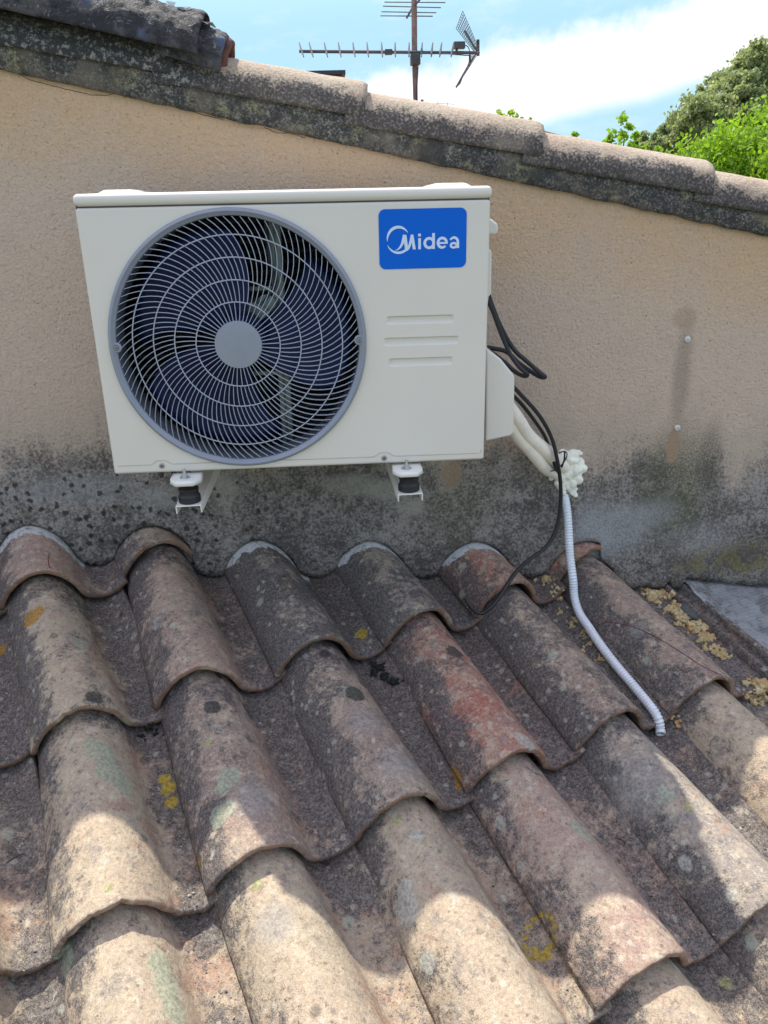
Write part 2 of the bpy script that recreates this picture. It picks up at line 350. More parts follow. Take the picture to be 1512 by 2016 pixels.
# combined BVH of the roof
bv, bf = [], []
for o in list(tiles.values())+[deck_o, mem]:
    b0 = len(bv); mw = o.matrix_world; bv += [mw @ v.co for v in o.data.vertices]; bf += [tuple(b0+i for i in p.vertices) for p in o.data.polygons]
BVH = BVHTree.FromPolygons(bv, bf)
def surf(px, py, lift=0.0):
    h, n_, _, _ = BVH.ray_cast(CPOS, ray(px, py))
    if h is None: h, n_ = onroof(px, py, -.1), NN
    if n_.dot(ray(px, py)) > 0: n_ = -n_
    return h+n_*lift
def L(px, py, r, h=0, soft=.0022): return (surf(px, py), r*1.15+.002, soft)
LICHEN = [
 ([L(62, 1216, .019), L(74, 1204, .013), L(3, 1280, .012, -.09), L(390, 1700, .008, -.05), L(900, 1530, .011, -.09), L(893, 1520, .008, -.09), L(905, 1545, .008, -.09)], (.42, .22, .03), .85),
 ([L(331, 1552, .012, -.09), L(324, 1535, .010, -.09), L(338, 1580, .010, -.09), L(712, 1248, .012, -.09), L(1090, 1845, .0035), L(1082, 1864, .0035), L(1071, 1879, .0035), L(1058, 1887, .0035), L(1045, 1887, .0035), L(1036, 1879, .0035), L(1032, 1863, .0035), L(1034, 1844, .0035), L(1041, 1825, .0035), L(1052, 1810, .0035), L(1065, 1801, .0035), L(1078, 1802, .0035), L(1087, 1810, .0035), L(1091, 1826, .0035), L(1066, 1884, .007), L(1078, 1876, .006), L(1052, 1872, .006)], (.50, .36, .05), .9),
 ([L(160, 1268, .014), L(200, 1480, .022), L(220, 1520, .026), L(242, 1545, .020), L(185, 1465, .014), L(450, 1530, .018), L(438, 1550, .012), L(430, 1608, .016), L(448, 1592, .012), L(130, 1890, .020), L(318, 1900, .020), L(330, 1940, .020), L(345, 1985, .019), L(1143, 1632, .017), L(1152, 1642, .013), L(1310, 1565, .014), L(690, 1360, .012)], (.36, .41, .30), .62),
 ([L(306, 1220, .008), L(308, 1232, .007), L(264, 1252, .007, -.04), L(270, 1275, .007, -.04), L(55, 1297, .006, -.04), L(820, 1645, .010), L(1270, 1570, .006), L(1035, 1458, .018), L(930, 1310, .008), L(800, 1790, .022), L(840, 1895, .014), L(795, 1755, .012), L(1025, 1705, .007, -.03), L(985, 1620, .010, -.02), L(1350, 1700, .010), L(1440, 1760, .008), L(800, 1745, .01)], (.46, .455, .40), .7),
 ([L(505, 1740, .008), L(410, 1462, .005), L(782, 1615, .006), L(212, 1748, .005), L(1355, 1588, .006), L(1430, 1935, .007, -.07)], (.38, .38, .17), .7),
 ([L(418, 1392, .014), L(640, 1287, .010), L(895, 1283, .017), L(700, 1365, .018), L(186, 1373, .014), L(430, 1330, .006), L(240, 1210, .005)], (.05, .052, .05), .85),
 ([L(540, 1815, .026, 0, .016), L(720, 1420, .030, 0, .03), L(790, 1500, .035, 0, .035), L(500, 1570, .03, 0, .03), L(1250, 1560, .04, 0, .03), L(1255, 1240, .016, 0, .008)], (.33, .32, .31), .5),
]
M_CLAY = clay_material()
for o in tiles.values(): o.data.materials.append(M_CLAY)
def down(x, y, default=-.6):
    h = BVH.ray_cast(V((x, y, .3)), V((0, 0, -1)))[0]; return h.z if h else default
# ------------------------------------------------------------------ the house: gable wall with verge
YW = .369
def vline(x): return .7446-.2269*x                                   # underside of the mortar bed
def wall_material(name, band=False):
    mt, w = mat(name); P = w.pos(); X, Y, Z = w.xyz(P)
    n1 = w.noise(P, 5, 7, .65); n2 = w.noise(P, 28, 6, .7); fine = w.noise(P, 260, 3, .65); gr = w.noise(P, 520, 2, .6)
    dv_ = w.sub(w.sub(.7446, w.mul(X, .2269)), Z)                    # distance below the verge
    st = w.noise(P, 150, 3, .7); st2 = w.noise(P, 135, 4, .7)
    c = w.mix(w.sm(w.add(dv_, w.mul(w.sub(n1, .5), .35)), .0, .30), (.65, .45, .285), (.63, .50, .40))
    c = w.mix(w.mul(w.sm(n1, .42, .7), .3), c, (.54, .44, .365)); c = w.mix(w.mul(w.sm(n2, .5, .7), .15), c, (.48, .38, .31))
    c = w.mix(w.mul(w.sm(st, .5, .64), .35), c, (.72, .59, .47)); c = w.mix(w.mul(w.sm(st2, .46, .33), .40), c, (.27, .20, .15)); c = w.mix(w.mul(w.sm(gr, .45, .36), .28), c, (.27, .2, .15))
    # rain-washed black mould creeping up from the roof
    edge = w.add(w.add(Z, w.sm(X, .2, 1.8, 0, .14)), w.add(w.mul(w.sub(n1, .5), .34), w.mul(w.sub(w.noise(w.n('ShaderNodeMapping', {0: P, 3: (1, 1, .18)}).outputs[0], 13, 5, .7), .5), .26)))
    k = w.sm(edge, .07, -.20)
    kk = w.sm(w.add(k, w.add(w.mul(w.sub(st, .5), 1.5), w.mul(w.sub(n2, .5), .6))), .12, .85)
    c = w.mix(w.mul(w.sm(edge, .16, -.02), .25), c, (.27, .25, .22))
    gm = w.mix(w.sm(w.add(w.add(st2, w.mul(w.sub(n2, .5), .45)), w.mul(w.sub(w.noise(P, 7, 5, .65), .5), .55)), .36, .70), (.034, .038, .045), (.31, .295, .28)); c = w.mix(w.mul(kk, .84), c, gm)
    def sp(cx, cz, rx, rz, soft=.35, rag=.5):
        dx = w.m('DIVIDE', w.sub(X, cx), rx); dz = w.m('DIVIDE', w.sub(Z, cz), rz)
        d = w.m('SQRT', w.add(w.mul(dx, dx), w.mul(dz, dz)))
        return w.sm(w.add(d, w.mul(w.sub(n2, .5), rag)), 1+soft, 1-soft)
    def p(px, py): a = at(px, py, YW-.01); return a.x, a.z
    a = p(1330, 960); c = w.mix(w.mul(w.mul(sp(*a, .10, .15, .5), w.sm(fine, .38, .55)), .75), c, (.10, .115, .06))      # moss under the anchor
    a = p(1400, 900); c = w.mix(w.mul(w.mul(sp(*a, .03, .09, .5), w.sm(fine, .4, .5)), .5), c, (.06, .065, .06))
    a = p(1345, 745); c = w.mix(w.mul(sp(*a, .022, .13, .6), .45), c, (.21, .17, .14))
    a = p(1352, 628); c = w.mix(w.mul(sp(*a, .03, .026, .3), .6), c, (.46, .32, .23))
    a = p(1328, 880); c = w.mix(w.mul(sp(*a, .018, .05, .2), .9), c, (.40, .28, .19))
    a = p(1435, 1100); c = w.mix(w.mul(w.mul(sp(*a, .16, .05, .5), w.sm(n2, .4, .6)), .75), c, (.16, .135, .04))
    a = p(900, 1010); c = w.mix(w.mul(w.mul(sp(*a, .10, .11, .5), w.sm(fine, .45, .6)), .5), c, (.12, .13, .06))
    a = p(890, 935); c = w.mix(w.mul(sp(*a, .026, .035, .25), .8), c, (.36, .26, .17))
    for (px, py, rx, rz, o_) in ((770, 965, .07, .028, .8), (690, 955, .07, .028, .6), (810, 1000, .035, .022, .7), (440, 965, .03, .045, .7), (330, 975, .04, .03, .45)):   # masonry paint overspray
        a = p(px, py); c = w.mix(w.mul(w.mul(sp(*a, rx, rz, .45), w.sm(w.add(fine, w.mul(n2, .3)), .45, .6)), o_), c, (.40, .385, .33))
    for (px, py, rx, rz, o_) in ((1215, 1040, .09, .07, .75), (1160, 1060, .05, .10, .75), (1290, 1010, .06, .04, .5), (150, 965, .16, .035, .55), (300, 985, .05, .03, .4), (1380, 1060, .10, .05, .35)):   # cement smears
        a = p(px, py); c = w.mix(w.mul(w.mul(sp(*a, rx, rz, .6), w.sm(gr, .36, .52)), o_), c, (.36, .375, .39))
    # black fungus dots
    Pd = w.vm('ADD', P, w.vm('SCALE', w.vm('SUBTRACT', w.noise(P, 60, 3, .6, out=1), (.5, .5, .5)).outputs[0], sc=.02).outputs[0]).outputs[0]
    vd = w.n('ShaderNodeTexVoronoi', {'Vector': Pd, 'Scale': 44}); kd = w.mul(w.sm(vd.outputs['Distance'], .40, .24), w.m('GREATER_THAN', w.xyz(vd.outputs['Color'])[0], .48))
    c = w.mix(w.mul(w.mul(kd, w.sm(Z, -.06, -.12)), w.mul(w.sm(X, .55, .1), .8)), c, (.02, .02, .022))
    vd = w.n('ShaderNodeTexVoronoi', {'Vector': P, 'Scale': 24}); kd = w.mul(w.sm(vd.outputs['Distance'], .06, .03), w.m('GREATER_THAN', w.xyz(vd.outputs['Color'])[1], .82))
    c = w.mix(w.mul(kd, .7), c, (.05, .04, .03))
    h = w.add(w.mul(st, 1.3), w.add(w.mul(gr, .35), w.add(w.mul(n2, .5), w.mul(st2, .8))))
    w.out(c, .93, w.bump(h, .0048, 1.0), spec=.15); return mt
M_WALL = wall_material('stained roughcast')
house = empty('rendered_house', (0.6, YW, -.5)); tag(house, 'ochre roughcast house with a tiled sloping verge, its gable wall behind the outdoor unit', 'house')
def par(o, p):
    o.parent = p; o.matrix_parent_inverse = p.matrix_world.inverted_safe(); return o
bpy.context.view_layer.update()
wl = MB(); xs = [-3.5, 3.6]; th = .28
pts = [(xs[0], -3.0), (xs[1], -3.0), (xs[1], vline(xs[1])+.02), (xs[0], vline(xs[0])+.02)]
wl.addm([(x_, YW, z_) for x_, z_ in pts]+[(x_, YW+th, z_) for x_, z_ in pts], [(0, 1, 2, 3), (7, 6, 5, 4), (0, 4, 5, 1), (1, 5, 6, 2), (2, 6, 7, 3), (3, 7, 4, 0)])
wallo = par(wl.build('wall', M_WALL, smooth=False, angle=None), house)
# cement flashing at the wall foot
nx, nz = 460, 16; vs = []
for a in range(nx+1):
    x_ = -.75+2.75*a/nx; yb = YW-.022-.003*fbm((x_*7, 0, 1), 1)
    zb = down(x_, yb)+.007+.004*abs(fbm((x_*30, 0, 2), 1))
    zb += min(1, max(0, (x_-1.2)/.1))*(.006+.006*fbm((x_*22, 0, 5), 1))
    zt = -.082-.05*min(1, max(0, (x_+.3)/.5))-.10*max(0, min(1, (x_-.9)/.5))+.003*fbm((x_*5, 0, 9), 1)
    zb = min(zb, zt-.02)
    for b in range(nz+1):
        f = b/nz; z_ = zb+(zt-zb)*f
        y_ = yb+(YW-.0045-yb)*min(1, f*1.02)**.8 + .0016*fbm((x_*14, z_*14, 4), 1)
        if b == nz: y_ = YW+.002
        y_ = min(y_, YW-.002) if b < nz else y_
        if b == 0: y_ += .003
        vs.append((x_, y_, z_))
    vs.append((x_, YW+.002, zb+.006))
K_ = nz+2; fs = [(a*K_+b, (a+1)*K_+b, (a+1)*K_+b+1, a*K_+b+1) for a in range(nx) for b in range(nz)]
fs += [(a*K_, a*K_+nz+1, (a+1)*K_+nz+1, (a+1)*K_) for a in range(nx)]
fl = par(mk('cement_flashing', vs, fs, M_WALL), house)
# mortar seals where the rolls meet the wall
mt, w = mat('pale mortar'); P = w.pos(); w.out(w.mix(w.sm(w.noise(P, 75, 6, .75), .32, .5), (.09, .088, .086), (.50, .51, .51)), .95, w.bump(w.noise(P, 90, 5, .7), .008)); M_MORT = mt
for i in (0, 2, 3, 4):
    pr = prof_smooth(PROF, 3)[3:44 if i != 4 else 34]; A = node(i, 1 if i >= 2 else 0); vs = []; n_ = 0
    for a, (s_, h_) in enumerate(pr):
        edge = max(.003, .018+.015*fbm((s_*38+i*3, 1, 1), 1)+.007*fbm((s_*150+i*3, 1, 1), 1))
        if i in (3, 4): edge *= .75
        taper = min(1, a/4, (len(pr)-1-a)/6)
        for yy, lift in ((.372, .0035), (YW-.02, .0032), (YW-.024-edge*taper, .0030), (YW-.026-edge*taper, -.004)):
            base = A+UH*s_*.96+NN*(h_-.018+lift+.0012*fbm((s_*60, yy*60, i), 1)); tau = (yy-base.y)/VH.y; q_ = base+VH*tau
            hh = BVH.ray_cast(q_+NN*.03, -NN, .1)[0]
            if hh is not None: q_ = hh+NN*lift
            vs.append(q_)
    fs = [(a*4+b, (a+1)*4+b, (a+1)*4+b+1, a*4+b+1) for a in range(len(pr)-1) for b in range(3)]
    par(mk('mortar_seal', vs, fs, M_MORT), house)
# mortar bed under the verge tiles
def bed_material():
    mt, w = mat('lichened verge mortar'); P = w.pos()
    f = w.noise(P, 190, 4, .75); g_ = w.noise(P, 16, 5, .65); X, Y, Z = w.xyz(P)
    f = w.add(f, w.mul(w.sub(w.noise(P, 45, 4, .7), .5), .5)); c = w.mix(w.sm(f, .44, .76), (.045, .045, .045), (.33, .315, .28)); c = w.mix(w.mul(w.sm(g_, .5, .66), .8), c, w.mix(w.sm(f, .4, .6), (.10, .10, .06), (.30, .28, .17)))
    c = w.mix(w.mul(w.sm(w.noise(P, 11, 5, .6), .50, .62), .5), c, (.20, .17, .135)); c = w.mix(w.mul(w.sm(w.noise(P, 9, 4), .56, .66), .75), c, (.04, .042, .045))
    w.out(c, .95, w.bump(w.add(w.mul(f, 1), g_), .005)); return mt
M_BED = bed_material()
def verge_mat():
    mt, w = mat('weathered verge clay'); P = w.pos(); nrm = w.n('ShaderNodeNewGeometry').outputs['Normal']
    v = w.xyz(w.n('ShaderNodeTexCoord').outputs['UV'])[0]            # 0 = lower front edge, .5 = crest
    a = w.noise(P, 9, 6, .65); f = w.noise(P, 180, 4, .7); m_ = w.noise(P, 40, 5, .7)
    c = w.mix(w.sm(a, .4, .65), (.42, .35, .275), (.38, .295, .23)); c = w.mix(w.mul(w.sm(f, .48, .62), .35), c, (.58, .50, .40)); c = w.mix(w.mul(w.sm(f, .45, .36), .4), c, (.20, .16, .13))
    k = w.sm(w.add(w.add(v, w.mul(w.sub(a, .5), .35)), w.add(w.mul(w.sub(f, .5), .28), w.mul(w.sub(m_, .5), .30))), .25, .13)  # pale sunlit crest and dark lower front painted in, with dirt streaks
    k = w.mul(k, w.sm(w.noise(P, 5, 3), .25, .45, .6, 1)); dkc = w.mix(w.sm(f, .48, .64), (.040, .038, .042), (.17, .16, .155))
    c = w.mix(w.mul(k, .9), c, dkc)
    lf_ = w.mul(w.sm(w.xyz(P)[0], .30, .14), .85); c = w.mix(lf_, c, w.mix(w.sm(w.noise(P, 90, 5, .75), .5, .62), (.045, .05, .055), (.30, .30, .28)))
    w.out(c, .9, w.bump(w.add(f, w.mul(m_, 1.5)), .003), spec=.2); return mt
M_VERGE = verge_mat()
ex = V((1, 0, -.2269)).normalized(); ez = V((.2269, 0, 1)).normalized(); ey = V((0, 1, 0))
def verge(name, x0, x1, rad, yc, lift0, lift1, mt, n=40, crump=0, parent=None, th=.012, flat=0, squash=1.0, m_=26):
    """half-round tile running down the verge from x0 to x1 (its lower, open end)"""
    vs = []; uv = []
    for lay in (0, 1):
        for a in range(n+1):
            f = a/n; xx = x0+(x1-x0)*f; base = V((xx, yc, vline(xx)+.055))+ez*(lift0+(lift1-lift0)*f)
            for b in range(m_+1):
                t = b/m_; an = math.pi*(t*1.0); r_ = rad-(th if lay else 0)
                e = .0018*fbm((xx*12, an*2, rad), 1)
                if crump: e += crump*(fbm((xx*11, an*2.2, 5), 1, 4)+.8*abs(fbm((xx*30, an*4, 2), 1, 3)))
                if a == n and not lay: e -= .004
                vs.append(base-ey*math.cos(an)*(r_+e)+ez*math.sin(an)*(r_+e)*squash+ex*((.003*fbm((an*3, x1, 0), 1)) if a == n else 0)); uv.append((t, f))
    q = (n+1)*(m_+1); K = m_+1; fs = []
    for a in range(n):
        for b in range(m_):
            o = a*K+b; fs += [(o, o+1, o+K+1, o+K), (q+o, q+o+K, q+o+K+1, q+o+1)]
    for b in range(m_): o = n*K+b; fs += [(o, o+1, q+o+1, q+o)]
    for a in range(n): o = a*K; fs += [(o+K, q+o+K, q+o, o)]; o = a*K+m_; fs += [(o, q+o, q+o+K, o+K)]
    return mk(name, vs, fs, mt, parent, uv=uv)
ends = [-.65, -.245, .155, .556, .955, 1.366, 1.78, 2.19]
VL_ = [None, 'verge tile at the far left, largely under the torn foil wrap', 'dark lichen speckled verge tile under the torn foil wrap', 'verge tile directly right of the foil wrap, below the black chimney cap',
       'verge tile below the foot of the antenna mast', 'verge tile in front of the red ridge and left of the small sprig', 'last verge tile at the right edge, in front of the bright green tree', None]
for k in range(1, 7):
    x0, x1 = ends[k-1]-.04, ends[k]
    o = verge('verge_tile', x0, x1, .078, .425, -.016, .006, M_VERGE); tag(o, VL_[k], 'verge tile', 'half round tiles along the sloping verge')
b = MB(); vs = []; n = 300
for a in range(n+1):
    x_ = -.8+3.2*a/n; zl = vline(x_)+.004*fbm((x_*16, 0, 3), 1)-.002; zt_ = vline(x_)+.062; yf = YW-.014+.003*fbm((x_*20, 1, 3), 1)
    for z_, y_ in ((zl, YW+.003), (zl, yf+.004), (zl+.008, yf), ((zl+zt_)/2, yf-.002+.003*fbm((x_*25, 4, 3), 1)), (zt_-.006, yf+.0), (zt_, yf+.006), (zt_+.012, YW+.03), (zt_+.012, YW+.11), (zl, YW+.11)): vs.append((x_, y_, z_))
fs = [(a*9+b_, a*9+b_+1, (a+1)*9+b_+1, (a+1)*9+b_) for a in range(n) for b_ in range(8)]
par(mk('mortar_bed', vs, fs, M_BED), house)
# render crack lines under the verge
M_CRK = simple('dark crack', (.07, .045, .03), .95)
for pl in ([(20, 138), (40, 148), (60, 157), (90, 165), (130, 175), (170, 185), (200, 188), (230, 184)], [(520, 250), (545, 262), (570, 262), (600, 271)], [(310, 200), (360, 215), (410, 228), (440, 236)]):
    for k in range(1):
        pts = []
        for px, py in pl: p_ = at(px, py, YW); pts.append(p_)
        pts = [p_+V((0, 0, .0022*fbm(p_, 60, 2))) for p_ in spline(pts, 6)]
        par(MB().tube(pts, [.0006+.0005*abs(fbm(p_, 50)) for p_ in pts], 5).build('render_crack', M_CRK), house)
# body and rear roof of the house
mt, w = mat('main roof clay'); P = w.pos(); w.out(w.mix(w.sm(w.noise(P, 20, 6, .7), .4, .6), (.30, .19, .13), (.36, .28, .21)), .9, w.bump(w.noise(P, 150, 4), .003)); M_MAIN = mt
vs = []; ny = 200
for b_ in range(ny+1):
    yy = YW+.10+6*b_/ny; hh = .040+.035*math.cos((yy-.42)*2*math.pi/.26) if b_ else .05
    for x_ in (-3.5, 3.6): vs.append((x_, yy, vline(x_)+hh-.02))
fs = [(2*a, 2*a+1, 2*a+3, 2*a+2) for a in range(ny)]
par(mk('rear_roof', vs, fs, M_MAIN), house)
bb = MB(); bb.box((-3.45, YW+th, -3), (3.55, 6.2, -.15)); par(bb.build('rear_wall', M_WALL, smooth=False, angle=None), house)
# foil wrapped ridge end
mt, w = mat('torn bitumen foil'); P = w.pos(); a_ = w.noise(P, 24, 6, .7); f_ = w.noise(P, 90, 5, .75, 1.5)
c = w.mix(w.sm(a_, .42, .60), (.035, .036, .042), (.095, .092, .095)); c = w.mix(w.mul(w.mul(w.sm(f_, .56, .66), w.sm(w.xyz(w.n('ShaderNodeNewGeometry').outputs['Normal'])[2], -.1, .6, .25, 1)), .8), c, (.42, .43, .45)); c = w.mix(w.mul(w.sm(w.noise(P, 12, 4), .6, .7), .6), c, (.07, .13, .26))  # silver highlights painted stronger where the crumples face up
w.out(c, w.sm(f_, .4, .6, .5, .8), w.bump(w.add(f_, w.mul(a_, 2)), .006), metal=0, spec=.2); M_FOIL = mt
rr_ = empty('wrapped_ridge', (-.1, .4, .9)); tag(rr_, 'ridge end wrapped in crumpled torn foil above the verge at the upper left', 'wrapped ridge')
bpy.context.view_layer.update()
par(verge('foil_wrap', -1.0, .205, .105, .415, .050, .050, M_FOIL, n=150, crump=.0085, th=.006, squash=.86, m_=46), rr_)
par(verge('foil_wrap', .12, .252, .096, .425, .036, .028, M_FOIL, n=26, crump=.0085, th=.005, squash=.86, m_=46), rr_)
M_REDT = simple('raw red clay', (.11, .045, .033), .9, (120, .002), var=.4)
par(verge('ridge_tile', .10, .260, .074, .44, .046, .036, M_REDT, n=20, th=.014), rr_)
vs = []; fs = []
for k in range(60):       # scraps of torn foil along the top
    t_ = random.random(); c0 = V((-.15+.40*t_, .41+random.uniform(-.05, .03), 0)); c0.z = vline(c0.x)+.055+.050+.088+random.uniform(-.004, .008) - (.02 if c0.x > .2 else 0)
    b0 = len(vs)
    for q_ in range(4): vs.append(c0+V((random.uniform(-.014, .014), random.uniform(-.012, .012), random.uniform(-.006, .008))))
    fs.append((b0, b0+1, b0+2, b0+3))
par(mk('torn_scraps', vs, fs, simple('silver scrap', (.62, .63, .64), .4, metal=.3, var=.3)), rr_)
# ------------------------------------------------------------------ air conditioner outdoor unit
ACW, ACH, ACD = .765, .5347, .285
acm = Matrix.Translation((ACW/2, 0, ACH/2)) @ Matrix.Rotation(R(-.72), 4, 'Z') @ Matrix.Rotation(R(-.71), 4, 'X') @ Matrix.Rotation(R(.69), 4, 'Y') @ Matrix.Translation((-ACW/2, 0, -ACH/2))
ac = empty('outdoor_unit', mw=acm); tag(ac, 'white air conditioner outdoor unit with round fan grille and blue badge on the wall', 'air conditioner')
FC = (.2757, .2575)
def cyl(name, c, r, y0, y1, k=96):
    mb = MB(); mb.lathe([(r, y0), (r, y1)], (c[0], 0, c[1]), 'y', k)
    mb.f += [tuple(range(k))[::-1], tuple(range(k, 2*k))]; me = bpy.data.meshes.new(name); me.from_pydata([tuple(v) for v in mb.v], [], mb.f); return me
def join_me(mes):
    bm = bmesh.new()
    for me in mes: bm.from_mesh(me)
    return bm
def carve(ob, cutters, solver='EXACT'):
    """apply booleans right away through the evaluated mesh, leaving no helper objects"""
    tmp = []
    for me in cutters:
        bm = bmesh.new(); bm.from_mesh(me); bmesh.ops.recalc_face_normals(bm, faces=bm.faces); bm.to_mesh(me); bm.free()
        c_ = bpy.data.objects.new('cutter', me); COL.objects.link(c_); tmp.append(c_)
        md = ob.modifiers.new('b', 'BOOLEAN'); md.object = c_; md.solver = solver; md.operation = 'DIFFERENCE'
    dg = bpy.context.evaluated_depsgraph_get(); me = bpy.data.meshes.new_from_object(ob.evaluated_get(dg))
    ob.modifiers.clear(); ob.data = me
    for c_ in tmp: bpy.data.objects.remove(c_, do_unlink=True)
ZB = .5105
body = MB().box((0, 0, 0), (ACW, ACD, ZB)).build('casing', M_CASE, bevel=.006, seg=4)
def capsule(x0, x1, z, r, yo, tap=1.0, k=20, n=12):
    mb = MB(); path = []; rad = []
    for a in range(n+1):
        an = math.pi/2*a/n; path.append((x0-r*math.cos(an)*1.0+r, yo, z)); rad.append(max(r*math.sin(an), 1e-4))
    for a in range(n+1):
        an = math.pi/2*(1-a/n); path.append((x1-r+r*math.cos(an), yo, z)); rad.append(max(r*math.sin(an), 1e-4))
    mb.tube(path, rad, k); me = bpy.data.meshes.new('c'); me.from_pydata([tuple(v) for v in mb.v], [], mb.f); return me
inner = MB().box((.002, .002, .004), (.54, ACD-.002, ZB-.002)); ime = bpy.data.meshes.new('i'); ime.from_pydata([tuple(v) for v in inner.v], [], inner.f)
def louver(x0, x1, z, hgt):                # hollow pressed into the front: steep at its top, sloping out below
    n, k = 40, 16; vs = []
    for a in range(n+1):
        f = a/n; xx = x0+(x1-x0)*f; e = min(1, (1-f)*16)*min(1, f*16); e = e*e*(3-2*e)
        for b in range(k+1):
            g_ = b/k; zz = z+(g_-.5)*hgt; t_ = min(1, g_/.42) if g_ < .80 else (1-g_)/.20; t_ = t_*t_*(3-2*t_)
            vs.append((xx, -.0006+.0062*t_*e, zz))
    m_ = len(vs); vs += [(a, -.01, c) for a, b, c in vs]; K = k+1
    fs = [(a*K+b, (a+1)*K+b, (a+1)*K+b+1, a*K+b+1) for a in range(n) for b in range(k)]; fs += [tuple(m_+i for i in f)[::-1] for f in fs]
    rim = [a*K for a in range(n+1)]+[n*K+b for b in range(1, K)]+[a*K+k for a in range(n-1, -1, -1)]+[b for b in range(k-1, 0, -1)]
    fs += [(rim[i], rim[(i+1) % len(rim)], m_+rim[(i+1) % len(rim)], m_+rim[i]) for i in range(len(rim))]
    me = bpy.data.meshes.new('l'); me.from_pydata(vs, [], fs); return me
carve(body, [ime, cyl('c', FC, .2385, -.05, .05), louver(.5640, .6985, .2925, .0185), louver(.5575, .7090, .2508, .0185), louver(.5660, .6975, .2100, .0185)])
body.parent = ac
body.data.polygons.foreach_set('use_smooth', [True]*len(body.data.polygons)); body.data.set_sharp_from_angle(angle=R(28)); wn = body.modifiers.new('wn', 'WEIGHTED_NORMAL'); wn.keep_sharp = True; wn.weight = 100; wn.mode = 'FACE_AREA'
# cap
cap = MB().box((-.0015, -.004, ZB+.0012), (ACW+.003, ACD+.004, ACH-.001)).build('top_cover', M_CASE, ac, bevel=.0095, seg=5)
seam_sh = MB().box((.002, .0025, ZB-.003), (ACW-.002, ACD-.002, ZB+.004)).build('seam_shade', M_DARK, ac, smooth=False, angle=None)  # dark filler standing in for the shadow groove below the top cover
def pad(x0, x1):
    n = 20; vs = []
    for a in range(n+1):
        for b in range(n+1):
            f, g_ = a/n, b/n; e = min(1, f*4, (1-f)*4)*min(1, g_*5, (1-g_)*5); e = e*e*(3-2*e)
            vs.append((x0+(x1-x0)*f, .006+.26*g_, ACH-.003+.0095*e))
    return mk('cover_pad', vs, [(a*(n+1)+b, (a+1)*(n+1)+b, (a+1)*(n+1)+b+1, a*(n+1)+b+1) for a in range(n) for b in range(n)], M_CASE, ac)
pad(.022, .115); pad(.645, .748)
# bottom seam line with bumps round the screws
sc = [(.098, .0163), (.5545, .0095)]
pts = []
for a in range(181):
    xx = .010+(ACW-.018)*a/180; zz = .0185+(.0150-.0185)*(a/180)
    for (sx, sz) in sc: zz += .0085*math.exp(-((xx-sx)/.016)**4)
    pts.append((xx, .0003, zz))
pts.append((ACW-.0075, .0004, .022)); 
MB().tube(pts, .0013, 8).build('pressed_seam', simple('seam paint', (.50, .46, .37), .5), ac)
M_SCR = simple('screw steel', (.30, .30, .31), .4, metal=.5)
def screw(x_, y_, z_, r_, parent, mt=M_SCR):
    o = MB().lathe([(r_*1.0, .0005), (r_*1.0, -.0012), (r_*.8, -.0024), (0, -.0026)], (x_, y_, z_), 'y', 24).build('screw', mt, parent)
    cr = MB(); cr.box((x_-r_*.55, y_-.0032, z_-r_*.1), (x_+r_*.55, y_-.0027, z_+r_*.1)); cr.box((x_-r_*.1, y_-.0033, z_-r_*.55), (x_+r_*.1, y_-.0028, z_+r_*.55))
    c_ = cr.build('cross_slot', M_DARK, o, smooth=False, angle=None); return o
screw(.098, .0, .0150, .0056, ac); screw(.5545, .0, .0125, .0056, ac)
# fan guard ring + grille
g0 = empty('g'); bpy.data.objects.remove(g0)
ring = MB().lathe([(.2480, .002), (.2485, -.004), (.2465, -.0078), (.2425, -.0088), (.2395, -.0065), (.2375, -.004), (.2360, -.0035), (.2345, -.0015), (.2340, .004), (.2342, .020), (.2345, .07), (.236, .072), (.236, .02), (.2380, .004)], (FC[0], 0, FC[1]), 'y', 144)
ring = ring.build('guard_ring', M_GREY, ac, angle=50)
gr_ = MB()
def gy(r_): return -.0155+.0125*max(0, (r_-.0455)/.19)**2.6
def fin(mb, pts, hw=.0007, dep=.0052):
    n = len(pts); vs = []
    for i, p_ in enumerate(pts):
        p_ = V(p_); t_ = (V(pts[min(i+1, n-1)])-V(pts[max(i-1, 0)])); sd2 = V((-t_.z, 0, t_.x)).normalized()*hw
        vs += [p_-sd2*.7, p_+sd2*.7, p_+sd2+V((0, dep, 0)), p_-sd2+V((0, dep, 0))]
    mb.addm(vs, [(i*4+k, i*4+(k+1) % 4, i*4+4+(k+1) % 4, i*4+4+k) for i in range(n-1) for k in range(4)])
for NS, ra, rb, ph in ((48, .044, .0805, 0), (72, .0805, .121, .5), (96, .121, .2335, .25)):
    for k in range(NS):
        th0 = 2*math.pi*(k+ph)/NS; path = []
        m2 = max(4, int((rb-ra)/.0125))
        for a in range(m2+1):
            r_ = ra+(rb-ra)*a/m2; x_ = (r_-.0455); an = th0+11.8*x_*max(x_, 0)
            path.append((FC[0]+r_*math.cos(an), gy(r_), FC[1]+r_*math.sin(an)))
        fin(gr_, path)
for r_ in (.0805, .121, .1615, .2015):
    path = [(FC[0]+r_*math.cos(2*math.pi*a/120), gy(r_)-.0004, FC[1]+r_*math.sin(2*math.pi*a/120)) for a in range(121)]
    gr_.tube(path, .0012, 6, cap=False)
M_WIRE = simple('grille plastic', (.36, .40, .48), .4, var=.02)
gro = gr_.build('grille', M_WIRE, ac, angle=60)
tag(gro); gro['label'] = 'grey swirl of thin grille wires with four rings'
hub = MB().lathe([(.0455, -.010), (.0458, -.0150), (.0448, -.0172), (.040, -.0176), (0, -.0177)], (FC[0], 0, FC[1]), 'y', 72).build('grille_hub', M_GREY, ac, angle=50)
